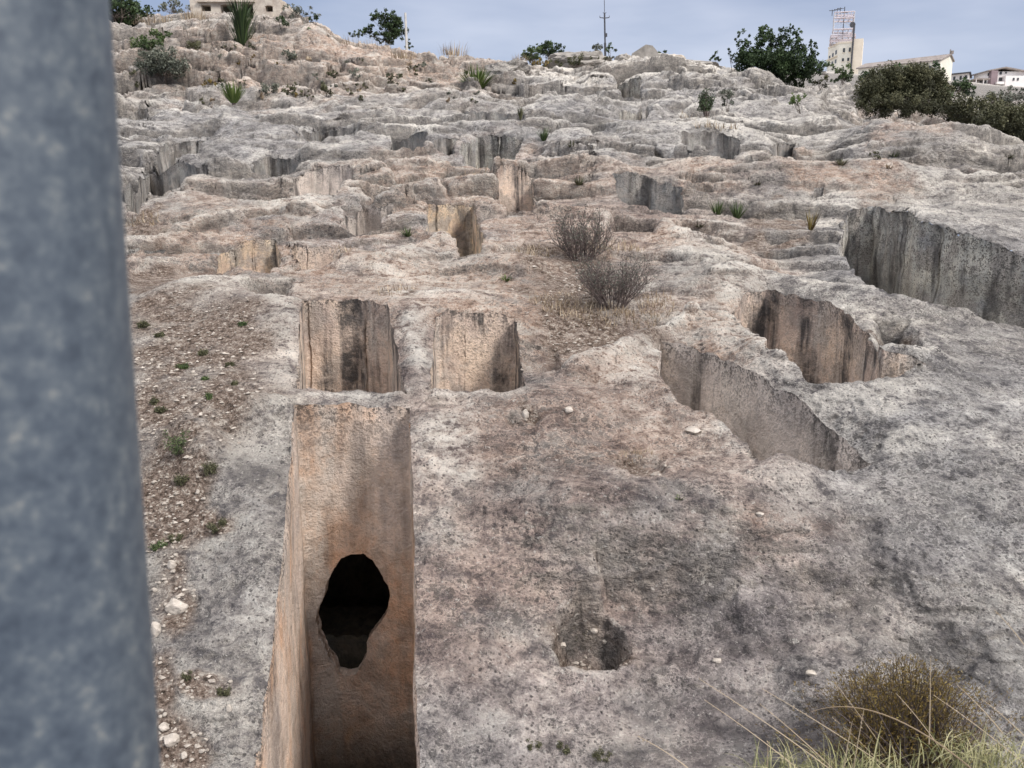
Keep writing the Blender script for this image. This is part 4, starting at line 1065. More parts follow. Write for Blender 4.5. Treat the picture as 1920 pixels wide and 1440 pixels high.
mb = MB(); q = v3(rn, zr + .2); mb.tube([q, q + Vector((0, 0, 1.0))], .12, 5); mb.box(q + Vector((.4, 0, 0)), (1, 0, 0), (0, 1, 0), .5, .5, .7); mb.build('chimney', 'roof_tile', root)
# grey roofed house behind it
F2 = fp((1786, 262), (1820, 258), (1823, 268), (1788, 272)); z0, z1 = zz(175, 262), zz(141, 262)
root = empty('grey_roofed_house', (*F2[0], z0), 'pale house with a low dark grey roof right of the long building', 'building')
mb = MB(); prism(mb, F2, z0, z1); mb.build('wall', 'white_render', root)
mb = MB(); cx_, cy_ = np.mean([p[0] for p in F2]), np.mean([p[1] for p in F2]); Q = [(cx_ + (p[0] - cx_) * 1.2, cy_ + (p[1] - cy_) * 1.2) for p in F2]
mb.add([(*p, z1) for p in Q] + [(*p, z1 + .25) for p in Q] + [(cx_ - 2, cy_, z1 + 1.0)], [(0, 1, 2, 3), (0, 1, 5, 4), (1, 2, 6, 5), (2, 3, 7, 6), (3, 0, 4, 7), (4, 5, 8), (5, 6, 8), (6, 7, 8), (7, 4, 8)]); mb.build('roof', 'dark_metal', root)
for f0 in (.15, .5, .78):
    mb = MB(); quadwin(mb, F2[0], F2[1], z1 - 1.6, z1 - .5, f0, f0 + .12, .05); mb.build('window', 'window_dark', root)
# white villa
YV = 255
def vb(mb, u0, u1, v0, v1, y0=YV, d=8.0):
    x0, x1 = float(uv_t(u0, 145)) * y0, float(uv_t(u1, 145)) * y0
    mb.box(((x0 + x1) / 2, y0 + d / 2, zz(v1, y0)), (1, 0, 0), (0, 1, 0), x1 - x0, d, zz(v0, y0) - zz(v1, y0))
root = empty('white_villa', at(1870, 165, YV), 'white two storey villa with balconies and a mauve panel at the right edge', 'building')
mb = MB(); vb(mb, 1853, 1960, 134, 190, YV); vb(mb, 1836, 1853, 149.5, 190, YV + 1); vb(mb, 1886, 1960, 142, 190, YV - 2, 3); mb.build('wall', 'white_render', root)
mb = MB(); vb(mb, 1858.5, 1870.5, 132, 162, YV - 1.5, 1.6); mb.build('stair_panel', 'mauve_panel', root)
mb = MB(); x0, x1, x2 = [float(uv_t(u, 145)) * YV for u in (1849, 1880, 1965)]
for ya, yb in ((YV - 1.2, YV + 9),):
    a_, c_, e_ = (x0, zz(134.5, YV)), (x1, zz(128.5, YV)), (x2, zz(144, YV))
    vs = [(p[0], y_, p[1] + dz) for dz in (0, .35) for y_ in (ya, yb) for p in (a_, c_, e_)]
    mb.add(vs, [(0, 1, 4, 3), (1, 2, 5, 4), (6, 7, 10, 9), (7, 8, 11, 10), (0, 1, 7, 6), (1, 2, 8, 7), (3, 4, 10, 9), (4, 5, 11, 10), (0, 3, 9, 6), (2, 5, 11, 8)])
mb.build('roof', 'roof_tile', root)
mb = MB(); vb(mb, 1830, 1857, 146.5, 149, YV - 2.5, 5); mb.build('porch_roof', 'roof_tile', root)
for (u0, u1, v0, v1, y_) in ((1829, 1857.5, 157.5, 161.5, YV - 3), (1871, 1884, 153, 157.5, YV - 2.5)):
    mb = MB(); vb(mb, u0, u1, v0, v1, y_, 3.2); mb.build('balcony', 'white_render', root)
for (u0, u1, v0, v1) in ((1852, 1855, 137, 142), (1874, 1878, 134.5, 139.5), (1884, 1887, 135, 138), (1874, 1883, 145, 152), (1838, 1842, 150.5, 157), (1847, 1852, 150.5, 157)):
    mb = MB(); vb(mb, u0, u1, v0, v1, YV - .15 if u0 > 1853 or v0 < 146 else YV + .85, .3); mb.build('window', 'window_dark', root)
for u0 in (1900, 1908):
    mb = MB(); vb(mb, u0, u0 + 3, 146, 151, YV - 2.15, .3); mb.build('window', 'window_dark', root)
for u0 in (1831, 1845):
    mb = MB(); vb(mb, u0, u0 + .8, 149, 157.5, YV - 2.6, .2); mb.build('porch_post', 'white_render', root)
# thin mast with a cross arm
YM = 100; root = empty('thin_mast', at(1135, 96, YM), 'thin tall grey mast with a cross arm standing on the middle skyline', 'mast')
px0, px1, ptop = at(1135, 110, YM), at(1133.5, 25, YM), at(1132.5, -40, YM)
mb = MB(); mb.tube([px0, px0.lerp(px1, .35)], .13, 6); mb.tube([px0.lerp(px1, .35), px1], .09, 6); mb.tube([px1, ptop], .035, 5); mb.build('pole', 'dark_metal', root)
mb = MB(); q = at(1133.5, 34, YM); a, e_ = q - Vector((.52, 0, -.06)), q + Vector((.52, 0, .06)); mb.tube([a, q, e_], .05, 5); mb.tube([a, a + Vector((0, 0, .2))], .03, 4); mb.tube([e_, e_ + Vector((0, 0, .2))], .03, 4); mb.build('cross_arm', 'dark_metal', root)
mb = MB(); q = at(1133.5, 26, YM); mb.tube([q - Vector((.18, 0, -.15)), q, q + Vector((.18, 0, .15))], .035, 4); mb.build('bracket', 'dark_metal', root)
mb = MB(); q = at(1136.3, 69, YM); mb.box(q, (1, 0, 0), (0, 1, 0), .24, .2, .36); mb.build('equipment_box', 'dark_metal', root)
# concrete post
q0, q1 = at(763, 100, 38), at(760, 24, 38); mb = MB(); mb.tube([q0, q1], [.06, .05], 4)
tag(mb.build('concrete_post', 'concrete'), 'slender pale concrete post beside the windswept pine', 'post')
# ruined stone house on the top left
YR = 43; z0, z1 = zz(34, YR), zz(-14, YR)
root = empty('stone_ruin', at(445, 34, YR), 'ruined pale stone house with dark openings on top of the left cliff', 'building')
mb = MB()
ops = [(377, 395, 9.5, 21, 0), (413, 436, 8, 34, 1), (452, 474, 6, 34, 1), (497, 511, 10, 22, 1)]
def X_(u): return float(uv_t(u, 10)) * YR
edges = [356] + [q for o in ops for q in o[:2]] + [525]
def wallpiece(u0, u1, v0, v1, dy=0):
    mb.box(((X_(u0) + X_(u1)) / 2, YR + .2 + dy, zz(v1, YR)), (1, 0, 0), (0, 1, 0), X_(u1) - X_(u0), .4, zz(v0, YR) - zz(v1, YR))
for i in range(0, len(edges), 2): wallpiece(edges[i], edges[i + 1], -14 + (3 if i == 8 else 0), 36, .003 * i)
for (u0, u1, v0, v1, arch) in ops:
    wallpiece(u0, u1, -13, v0 - (2 if arch else 0), .002)
    if v1 < 30: wallpiece(u0, u1, v1, 36, .002)
    if arch:
        for k in range(8):
            f = (k + .5) / 8; dv = 2.5 * (1 - math.sqrt(max(0, 1 - (2 * f - 1) ** 2)))
            ua, ub = u0 + (u1 - u0) * k / 8, u0 + (u1 - u0) * (k + 1) / 8; wallpiece(ua, ub, v0 - 2.2, v0 + dv, .004)
mb.box((X_(358), YR + 2.2, z0), (0, 1, 0), (1, 0, 0), 3.6, .35, z1 - z0)
mb.box((X_(523), YR + 2.2, z0), (0, 1, 0), (1, 0, 0), 3.6, .35, z1 - z0 - .3)
mb.box((X_(440), YR + 4.1, z0), (1, 0, 0), (0, 1, 0), X_(523) - X_(358), .35, z1 - z0)
mb.box((X_(440), YR + 2.2, z1 - .16), (1, 0, 0), (0, 1, 0), X_(515) - X_(364), 3.2, .12)
mb.build('wall', 'old_stone', root)
mb = MB(); mb.box((X_(425), YR + .1, zz(4.5, YR)), (1, 0, 0), (0, 1, 0), X_(480) - X_(372), .5, .05); mb.build('string_course', 'old_stone', root)

# ------------------------------------------------------------------ rocks standing on the crest
def rockmesh(name, label, c, sx, sy, sz, seed, mat='stone', tri=0, cat='rock', group=None, parent=None, lod=3, sharp=.25, yaw=None):
    import bmesh
    bm = bmesh.new(); bmesh.ops.create_icosphere(bm, subdivisions=lod, radius=1)
    ng = [Vector((perlin(seed * 1.3 + k, k * 2.1, seed), perlin(k * 3.3, seed + k, 4), perlin(k * 1.7, seed * .7, 9))).normalized() for k in (0.3, 1.4, 2.5, 3.6, 4.7, 5.8, 6.9, 7.4)] 
    rr_ = random.Random(seed); ng = [Vector((rr_.gauss(0, 1), rr_.gauss(0, 1), rr_.gauss(0, 1))).normalized() for _ in range(9)]
    cut = [.55 + .35 * rr_.random() for _ in ng]
    for v_ in bm.verts:
        p = v_.co.copy()
        for nn, ct in zip(ng, cut):
            d = p.dot(nn)
            if d > ct: p -= nn * (d - ct) * .92
        f = 1 + sharp * .35 * float(fbm(np.array([p.x * 1.9 + seed]), np.array([p.y * 1.9 + p.z * 2.3]), 3, 5)[0])
        v_.co = Vector((p.x * sx * f, p.y * sy * f, p.z * sz * f))
    me = bpy.data.meshes.new(name); bm.to_mesh(me); bm.free(); me.materials.append(M[mat])
    o = bpy.data.objects.new(name, me); col.objects.link(o); o.location = c
    o.rotation_euler = (0, 0, rr_.random() * 6 if yaw is None else yaw)
    return tag(o, label, cat, group)
def tent(name, label, uvs, Y, depth, mat='slab_stone'):
    """wedge of rock: ridge in the middle, two sloping slabs"""
    P_ = [at(u, v, Y) for u, v in uvs]; mb = MB(); n = len(P_); 
    bk = [p + Vector((.3, depth, -.12 * depth)) for p in P_]
    N_ = 14; vs = []; top = P_
    for j in range(N_ + 1):
        for i, p in enumerate(P_):
            q = p.lerp(bk[i], j / N_); k = .06 * float(perlin(np.array([q.x * 2.1]), np.array([q.y * 2.1 + i]), 6))
            vs.append((q.x + k, q.y, q.z + k))
    mb.add(vs, [(j * n + i, j * n + i + 1, (j + 1) * n + i + 1, (j + 1) * n + i) for j in range(N_) for i in range(n - 1)] + [tuple(range(n))])
    return tag(mb.build(name, mat), label, 'rock')
tent('slab_boulder', 'grey tent shaped rock with a pointed top on the middle skyline', [(1180, 112), (1186, 99), (1196, 93), (1210, 84.5), (1222, 87), (1232, 97), (1238, 107), (1246, 122)], 39, 2.2)
rockmesh('boulder', 'low pale boulder right of the tent shaped rock', at(1262, 116, 39), .60, .6, .30, 3, 'old_stone', sharp=.6, lod=4)
rockmesh('boulder', 'small peaked rock just left of the tent shaped rock', at(1166, 113, 39), .42, .35, .34, 5, 'slab_stone', sharp=.6, lod=4)
rockmesh('boulder', 'long dark grey rock slope rising from the round pines to the thin mast', at(1088, 124, 42), 1.75, 1.0, .62, 12, 'slab_stone', sharp=.8, lod=4, yaw=.0)
rockmesh('boulder', 'big smooth whitish boulder right of the green fan palm', at(950, 134, 33.5), .95, .8, .50, 8, 'rock', sharp=.6, lod=4)
rockmesh('boulder', 'low brown rock hump left of the big green tree', at(1300, 124, 46), 1.5, 1.2, .35, 14, 'slab_stone', sharp=.7, lod=4)

# ------------------------------------------------------------------ trees and shrubs
bush('dark_tree', 'dark green bushy tree behind the top of the post', 'tree', [(215, 20, 45, 24, 0), (250, 22, 34, 18, .5), (190, 0, 50, 24, 0)], 37, 'dark_leaf', (215, 50), 5, 1.2)
bush('green_shrub', 'bright green shrub growing high on the left cliff', 'shrub', [(262, 92, 24, 20, 0), (285, 80, 24, 16, 0), (300, 66, 16, 14, .3), (250, 115, 16, 18, 0)], 32.2, 'mid_leaf', (262, 150), 4.5, 1.2)
bush('grey_shrub', 'grey green shrub in front of the left cliff', 'shrub', [(300, 112, 38, 26, 0), (325, 125, 24, 26, -.2), (280, 128, 28, 16, 0)], 31.4, 'grey_leaf', (310, 155), 4, 1.2)
bush('olive_shrub', 'small rounded olive shrub in a hollow of the left cliff', 'shrub', [(364, 92, 17, 14, 0)], 33.2, 'olive_leaf', (364, 106), 4, 1.3)
bush('dry_shrub', 'brown dry shrub in the doorway at the foot of the left cliff', 'shrub', [(256, 150, 12, 18, 0)], 31.2, 'olive_leaf', (256, 170), 4, 1.0)
spiky('yucca', 'tall dark green spiky yucca growing from the left cliff', 'plant', 455, 92, 96, 62, 'dark_leaf', 34.3, 230, droop=.5, w=2.2, stem_h=55)
bush('dense_clump', 'dense green clump growing around the foot of the tall yucca', 'shrub', [(452, 60, 15, 24, 0), (458, 80, 14, 14, 0)], 34.6, 'olive_leaf', (455, 95), 4, 1.0)
spiky('fan_palm', 'small yellow green fan palm at the foot of the left cliff', 'plant', 438, 190, 42, 40, 'bright_leaf', 27.5, 150, w=2.4)
spiky('fan_palm', 'larger bright green fan palm in front of the whitish boulder', 'plant', 893, 166, 46, 62, 'bright_leaf', 31.5, 220, w=2.6)
bush('crest_bush', 'dull grey bush behind the skyline left of the stone ruin', 'shrub', [(330, 12, 26, 12, 0), (305, 14, 14, 8, 0)], 47, 'grey_leaf', (330, 30), 4, 1.0)
bush('crest_bush', 'sparse grey brown bush right of the stone ruin', 'shrub', [(556, 20, 28, 13, 0), (585, 28, 14, 8, 0)], 38.6, 'grey_leaf', (560, 42), 3.6, .7)
bush('cliff_bush', 'dark green bush on the cliff edge below the ruin', 'shrub', [(528, 38, 17, 10, 0)], 35.6, 'dark_leaf', (528, 50), 4, 1.2)
bush('cliff_bush', 'low green bush near the right end of the cliff', 'shrub', [(583, 57, 14, 8, 0)], 35.2, 'mid_leaf', (583, 66), 4, 1.2)
bush('cliff_bush', 'small dark bush right of the ruin', 'shrub', [(589, 33, 12, 6, 0)], 37, 'dark_leaf', (589, 42), 4, 1.2)
bush('windswept_pine', 'windswept dark pine leaning left on the skyline', 'tree', [(722, 32, 26, 13, 0), (745, 46, 18, 24, 0), (700, 30, 12, 7, 0), (738, 66, 22, 16, 0), (690, 56, 16, 10, 0), (672, 66, 18, 8, 0), (768, 84, 9, 10, 0), (715, 70, 20, 10, 0), (728, 50, 16, 10, 0)], 52, 'dark_leaf', (724, 92), 3.1, 1.7, flat=.6, stems=4, clumps=2.2)
bush('round_pine', 'rounded dark green pine crown at the right of the pair', 'tree', [(1030, 92, 28, 13, 0), (1018, 88, 18, 8, 0)], 66, 'dark_leaf', (1030, 118), 3, 2.2, flat=.6, clumps=3)
bush('round_pine', 'lighter green rounded pine left of its darker neighbour', 'tree', [(1000, 99, 22, 12, 0), (990, 106, 16, 9, 0)], 62, 'mid_leaf', (1000, 122), 3, 2.2, flat=.6, clumps=3)
bush('rust_bush', 'rust brown bush below the round pines', 'shrub', [(1012, 124, 22, 12, 0)], 40, 'rust_leaf', (1012, 136), 3.6, 1.2)
bush('crest_bush', 'pale green bush left of the thin mast', 'shrub', [(1117, 90, 13, 11, 0), (1108, 100, 24, 8, 0)], 52, 'grey_leaf', (1117, 106), 4, 1.1)
bush('crest_bush', 'dark round bush at the foot of the thin mast', 'shrub', [(1144, 92, 13, 8, 0)], 56, 'dark_leaf', (1144, 104), 4, 1.2)
bush('crest_bush', 'dark low bush behind the tent shaped rock', 'shrub', [(1243, 98, 13, 6, 0)], 56, 'dark_leaf', (1243, 106), 4, 1.2)
bush('brown_scrub', 'brown scrub running down the crest beside the pines', 'shrub', [(1060, 118, 30, 9, 0), (1085, 110, 24, 8, 0), (1035, 126, 20, 8, 0), (1140, 108, 24, 6, 0)], 40.5, 'olive_leaf', (1070, 134), 3.6, 1.3, stems=2)
bush('broadleaf_tree', 'big dark green many stemmed tree on the right skyline', 'tree',
     [(1395, 85, 13, 28, 0), (1430, 78, 20, 26, 0), (1455, 72, 16, 24, 0), (1480, 80, 18, 28, 0), (1497, 74, 8, 26, 0), (1525, 88, 10, 24, 0), (1410, 115, 30, 22, 0), (1450, 118, 34, 26, 0), (1495, 118, 30, 26, 0), (1522, 125, 20, 24, 0), (1460, 142, 40, 18, .5), (1500, 145, 30, 16, .5), (1435, 58, 7, 9, 0), (1483, 50, 5, 8, 0), (1384, 72, 6, 12, 0), (1420, 105, 20, 20, 0)], 34, 'dark_leaf', (1465, 165), 3.9, 1.4, stems=9, clumps=1.6)
bush('young_tree', 'small young tree standing alone left of the big dark tree', 'tree', [(1341, 101, 9, 9, 0), (1335, 109, 6, 6, 0), (1346, 112, 6, 5, 0)], 36, 'dark_leaf', (1342, 130), 4, 1.1, stems=3)
bush('young_tree', 'tiny slender tree close to the left side of the big dark tree', 'tree', [(1368, 97, 6, 5, 0), (1372, 108, 6, 7, 0)], 35, 'dark_leaf', (1372, 128), 4, 1.0, stems=2)
bush('tangled_thicket', 'large dark tangled bush in the dip on the right', 'shrub', [(1660, 165, 48, 34, 0), (1710, 160, 48, 34, 0), (1750, 175, 34, 34, 0), (1690, 195, 70, 22, -.5), (1640, 185, 30, 28, 0), (1700, 140, 40, 14, 0), (1645, 148, 26, 16, 0)], 27, 'olive_leaf', (1700, 215), 3.3, 1.35, stems=12, clumps=1.3)
bush('tangled_thicket', 'greener upper part of the thicket below the long building', 'shrub', [(1680, 140, 46, 18, 0), (1640, 145, 30, 16, 0), (1720, 150, 34, 18, 0), (1745, 160, 30, 22, 0)], 31, 'dark_leaf', (1690, 185), 4.4, 1.3, stems=8)
bush('green_shrub', 'yellowish green shrub between the thicket and the scrub slope', 'shrub', [(1765, 170, 24, 26, 0), (1755, 190, 22, 20, 0)], 28, 'mid_leaf', (1765, 205), 4.2, 1.2)
bush('dark_shrub', 'round dark green shrub in front of the grey roofed house', 'shrub', [(1800, 158, 24, 16, 0), (1810, 166, 18, 12, 0)], 50, 'dark_leaf', (1800, 178), 4.2, 1.4)
bush('ivy_bush', 'dark ivy like bush against the gable of the long building', 'shrub', [(1752, 132, 15, 17, 0), (1738, 142, 14, 12, 0), (1762, 142, 9, 14, 0)], 95, 'dark_leaf', (1752, 160), 4, 1.5)
bush('olive_shrub', 'rounded olive green shrub at the foot of the cream block', 'shrub', [(1582, 138, 17, 17, 0), (1570, 142, 12, 12, 0)], 50, 'mid_leaf', (1582, 155), 4.2, 1.3)
bush('dry_shrub', 'brown dry shrub right of the big dark tree', 'shrub', [(1540, 150, 17, 12, 0)], 34, 'olive_leaf', (1540, 165), 4, 1.1)
bush('green_shrub', 'green hedge like shrub left below the cream block', 'shrub', [(1548, 124, 20, 8, 0), (1530, 130, 18, 9, 0)], 60, 'mid_leaf', (1548, 138), 4, 1.3)
bush('scrub', 'brownish green scrub on the slope at the right edge', 'shrub', [(1820, 225, 46, 20, 0), (1880, 240, 46, 22, 0), (1850, 200, 40, 20, 1), (1905, 215, 36, 26, 1), (1795, 215, 26, 20, 0)], 27, 'olive_leaf', (1850, 262), 4.2, 1.3, stems=12)
bush('scrub', 'olive brown scrub filling the gap right of the thicket', 'shrub', [(1800, 205, 34, 22, 0), (1835, 215, 40, 22, 0), (1870, 225, 50, 26, -.5), (1915, 235, 36, 28, -.5)], 23, 'olive_leaf', (1850, 262), 4.2, 1.2, stems=10)
bush('scrub', 'dark purple brown scrub along the foot of the far right slope', 'shrub', [(1880, 262, 56, 14, 0), (1830, 250, 40, 14, 0), (1920, 262, 30, 20, 0)], 24, 'olive_leaf', (1880, 285), 3.8, 1.2, stems=10)
bush('scrub', 'greyish scrub covering the far right slope below the villa', 'shrub', [(1880, 188, 60, 16, 0), (1900, 176, 40, 12, 2), (1840, 186, 30, 10, 0)], 40, 'grey_leaf', (1880, 215), 4, 1.1, stems=10)
bush('grey_shrub', 'grey green shrub on the ledge in the upper right centre', 'shrub', [(1364, 178, 14, 18, 0), (1358, 190, 10, 10, 0)], 24.5, 'grey_leaf', (1364, 204), 4, 1.2)
bush('bright_weed', 'bright green weed on the pale ledge', 'plant', [(1498, 188, 15, 13, 0), (1490, 182, 9, 9, 0)], 22, 'bright_leaf', (1500, 205), 3.6, 1.2)
twiggy('dark_sprig', 'dark upright dry sprig left of the grey green ledge shrub', 'plant', 1326, 216, 44, 44, 'dry_twig', 'dark_leaf', 23, 12, thick=1.3)
for (u, v, h, w_, mt, lb) in [(610, 182, 26, 34, 'olive_leaf', 'olive tuft left among the foot of the cliff shrubs'), (735, 158, 24, 34, 'olive_leaf', 'olive tuft on the rocks under the windswept pine'), (500, 180, 26, 40, 'grey_leaf', 'grey tuft right of the small fan palm'), (545, 178, 24, 36, 'olive_leaf', 'dull tuft on the scree below the cliff'), (665, 150, 20, 26, 'grey_leaf', 'grey green tuft below the cliff end'), (625, 150, 18, 26, 'olive_leaf', 'small round tuft under the pale cliff face'), (770, 135, 18, 22, 'straw', 'straw coloured tuft near the concrete post'), (545, 118, 24, 30, 'grey_leaf', 'grey bush growing on the cliff ledge'), (470, 95, 16, 40, 'olive_leaf', 'low olive tuft beside the yucca foot'), (430, 92, 14, 40, 'olive_leaf', 'low olive tuft left of the yucca'), (965, 160, 14, 14, 'rust_leaf', 'rusty tuft in a crack of the whitish boulder'), (1640, 300, 14, 20, 'olive_leaf', 'olive tuft below the right rock wall')]:
    p_ = at(u, v); bush('ledge_shrub', lb, 'shrub', [(u, v - h * .5, w_ * .5, h * .5, 0)], p_.y, mt, (u, v), 4, 1.0, stems=4, group='tufts and low shrubs on the upper ledges')
for k in range(60):
    u, v = rnd.uniform(380, 900), rnd.uniform(100, 196)
    if v < 112 + max(0, u - 640) * .10: continue
    p_ = at(u, v); w_ = rnd.uniform(10, 24); h = rnd.uniform(6, 13)
    bush('ledge_tuft', 'low scrubby tuft among the rocks of the upper left slope', 'shrub', [(u, v - h * .5, w_ * .5, h * .6, 0)], p_.y, rnd.choice(['olive_leaf', 'grey_leaf', 'straw', 'olive_leaf', 'rust_leaf']), (u, v), 3.6, 1.1, stems=3, group='low scrubby tufts on the upper left slope')
for (u, v, h, w_, lb) in [(665, 98, 34, 50, 'tall yellow grass on the crest left of the pine'), (700, 100, 22, 60, 'yellow grass under the windswept pine'), (850, 104, 26, 40, 'dry grass on the bare middle crest'), (290, 45, 18, 60, 'straw grass on the clifftop beside the dark tree'), (365, 38, 22, 40, 'straw grass at the left corner of the ruin'), (755, 112, 18, 40, 'dry grass at the foot of the concrete post'), (975, 110, 20, 20, 'dry stalks left of the round pines')]:
    tuft('crest_grass', lb, u, v, h * .9, w_ * 1.3, 'straw', 130, None if v > 100 else 37, droop=1.6, w=.9)
# mid slope plants
tw = [(1090, 486, 106, 165, 'twiggy grey shrub standing behind, bare stems with pale leaf tips', 'grey_leaf', 40), (1150, 572, 112, 210, 'large dry purplish grey twiggy shrub in front of the other one', 'grey_leaf', 54)]
for (u, v, h, w_, lb, lm, n_) in tw: twiggy('dry_shrub', lb, 'shrub', u, v, h, w_, 'dry_twig', lm, None, n_, thick=1.1, nleaf=1)
for (u, v, h, w_, mt, lb) in [(765, 442, 26, 34, 'mid_leaf', 'green sprig on the white rock left of the cream walled shaft'), (950, 526, 18, 28, 'bright_leaf', 'small green plant on the warm rock in the centre'), (1345, 402, 34, 28, 'mid_leaf', 'left one of two green upright sprouts on the right ridge'), (1382, 408, 40, 30, 'mid_leaf', 'right one of two green upright sprouts on the right ridge'), (1020, 262, 30, 22, 'mid_leaf', 'green upright weed on the upper middle ledges'), (976, 222, 24, 10, 'olive_leaf', 'thin weed high in the middle ledges'), (1072, 284, 18, 24, 'olive_leaf', 'low weed on the smooth grey rock'), (1578, 308, 20, 34, 'olive_leaf', 'yellow green tuft at the foot of the right rock wall'), (1675, 292, 16, 36, 'mid_leaf', 'green weed on the face of the right rock wall'), (1520, 430, 44, 22, 'rust_leaf', 'rust brown fern in a hollow left of the big trench wall'), (1312, 418, 16, 40, 'olive_leaf', 'yellowish tuft left of the two green sprouts'), (1890, 300, 14, 30, 'olive_leaf', 'low green weed near the right edge ledge'), (1420, 345, 12, 26, 'olive_leaf', 'low weed on the ridge crest'), (1085, 350, 22, 36, 'olive_leaf', 'olive weed above the twiggy shrubs'), (1665, 315, 12, 26, 'straw', 'straw weed under the right rock wall'), (1275, 935, 14, 20, 'bright_leaf', 'tiny green rosette on the bare near rock')]:
    spiky('weed', lb, 'plant', u, v, h, w_, mt, None, 46, group='weeds growing on the bare rock', w=2.0, droop=.5)
# weeds on the brown soil by the post
sw = [(335, 855, 60, 44, 'dark upright weed on the soil next to the post'), (398, 888, 34, 36, 'grey weed in the crack of the white rock'), (342, 905, 26, 30, 'low green weed below the dark upright one'), (268, 612, 16, 22, None), (345, 690, 12, 16, None), (338, 688, 10, 14, None), (430, 685, 10, 16, None), (380, 664, 12, 16, None), (455, 608, 8, 22, None), (300, 630, 10, 22, None), (410, 990, 30, 60, None), (330, 1010, 18, 40, None), (295, 1025, 20, 40, None), (440, 720, 10, 14, None), (385, 712, 10, 12, None), (290, 755, 14, 20, None), (300, 770, 14, 24, None), (395, 745, 12, 16, None), (420, 1300, 24, 40, None), (350, 1265, 16, 40, None), (1060, 1405, 26, 60, None), (1000, 1395, 20, 50, None), (1090, 950, 10, 16, None), (1130, 1420, 26, 60, None)]
for (u, v, h, w_, lb) in sw:
    twiggy('soil_weed', lb or ('tiny straggly weed on the brown stony soil beside the post' if u < 600 else 'tiny straggly weed on the grey rock near the bottom edge'), 'plant', u, v, h, w_, 'dry_twig', 'mid_leaf' if u % 2 else 'olive_leaf', None, 7, group=None if lb else ('tiny straggly weeds on the soil by the post' if u < 600 else 'tiny weeds on the near grey rock'), thick=.8, nleaf=4)
# dry grass mats (nobody could count them)
def mat_grass(name, label, areas, matn, h_m, n, w_m=.006):
    b = MB()
    for (u, v, ru, rv) in areas:
        c = at(u, v); k = c.y / FPX; rx_ = ru * k; 
        y0 = at(u, v + rv).y; y1 = at(u, v - rv).y; nn = int(n * ru * rv / 4000)
        a_ = [rnd.random() * 6.283 for _ in range(nn)]; r_ = [rnd.random() ** .5 for _ in range(nn)]
        xs = np.array([c.x + rx_ * r * math.cos(q) for q, r in zip(a_, r_)]); ys = np.array([(y0 + y1) / 2 + (y1 - y0) / 2 * r * math.sin(q) for q, r in zip(a_, r_)])
        zs = height(xs, ys)
        for i in range(nn):
            b.blade((xs[i], ys[i], zs[i] - .01), (rnd.gauss(0, .5), rnd.gauss(0, .5), 1), h_m * c.y / 7 * (.4 + .8 * rnd.random()), w_m * c.y / 7, rnd.random() * .9, rnd.random(), 3)
    return tag(b.build(name, matn), label, None, None, 'stuff')
mat_grass('dry_grass', 'dry straw coloured grass in hollows of the rock', [(1100, 590, 85, 24), (1180, 600, 60, 16), (1040, 570, 50, 20), (1230, 575, 40, 24), (740, 547, 36, 8), (270, 412, 34, 10), (1340, 238, 40, 5), (1290, 220, 24, 5), (640, 470, 20, 6), (880, 330, 40, 6), (1000, 470, 40, 10), (1150, 470, 60, 16), (1190, 860, 36, 14)], 'straw', .075, 950)
mat_grass('dead_litter', 'brown dry plant litter on the stony soil', [(360, 640, 110, 60), (350, 750, 90, 80), (320, 930, 50, 80), (330, 1120, 50, 60), (330, 1300, 50, 60), (1110, 1185, 40, 22)], 'olive_leaf', .022, 420, .004)
# gravel on the soil
def gravel():
    rr_ = np.random.RandomState(5); n = 26000
    xs = rr_.uniform(-2.9, .9, n); ys = np.exp(rr_.uniform(math.log(2.3), math.log(9.0), n))
    k = soil_mask(xs, ys) > rr_.uniform(.2, 1.5, n); xs, ys = xs[k][:5200], ys[k][:5200]; zs = height(xs, ys)
    oc = np.array([(1, 0, 0), (0, 1, 0), (-1, 0, 0), (0, -1, 0), (0, 0, 1), (0, 0, -1)], float)
    of = [(0, 1, 4), (1, 2, 4), (2, 3, 4), (3, 0, 4), (1, 0, 5), (2, 1, 5), (3, 2, 5), (0, 3, 5)]
    V = []; Fs = []; 
    for i in range(len(xs)):
        s_ = .0035 + .011 * rr_.rand() ** 4; sc3 = np.array([s_ * (.8 + .6 * rr_.rand()), s_ * (.8 + .6 * rr_.rand()), s_ * .6]) * (1 + ys[i] * .06)
        q = rr_.rand() * 6.28; ro = np.array([[math.cos(q), -math.sin(q), 0], [math.sin(q), math.cos(q), 0], [0, 0, 1]])
        vv_ = ((oc + rr_.normal(0, .18, oc.shape)) * sc3) @ ro.T + [xs[i], ys[i], zs[i] + s_ * .2]
        V.append(vv_); Fs += [(a + 6 * i, b_ + 6 * i, c_ + 6 * i) for a, b_, c_ in of]
    o = new_mesh('gravel', np.concatenate(V), np.array(Fs), M['gravel_stone'], None, False); tag(o, 'small pale gravel scattered over the brown soil', None, None, 'stuff')
gravel()
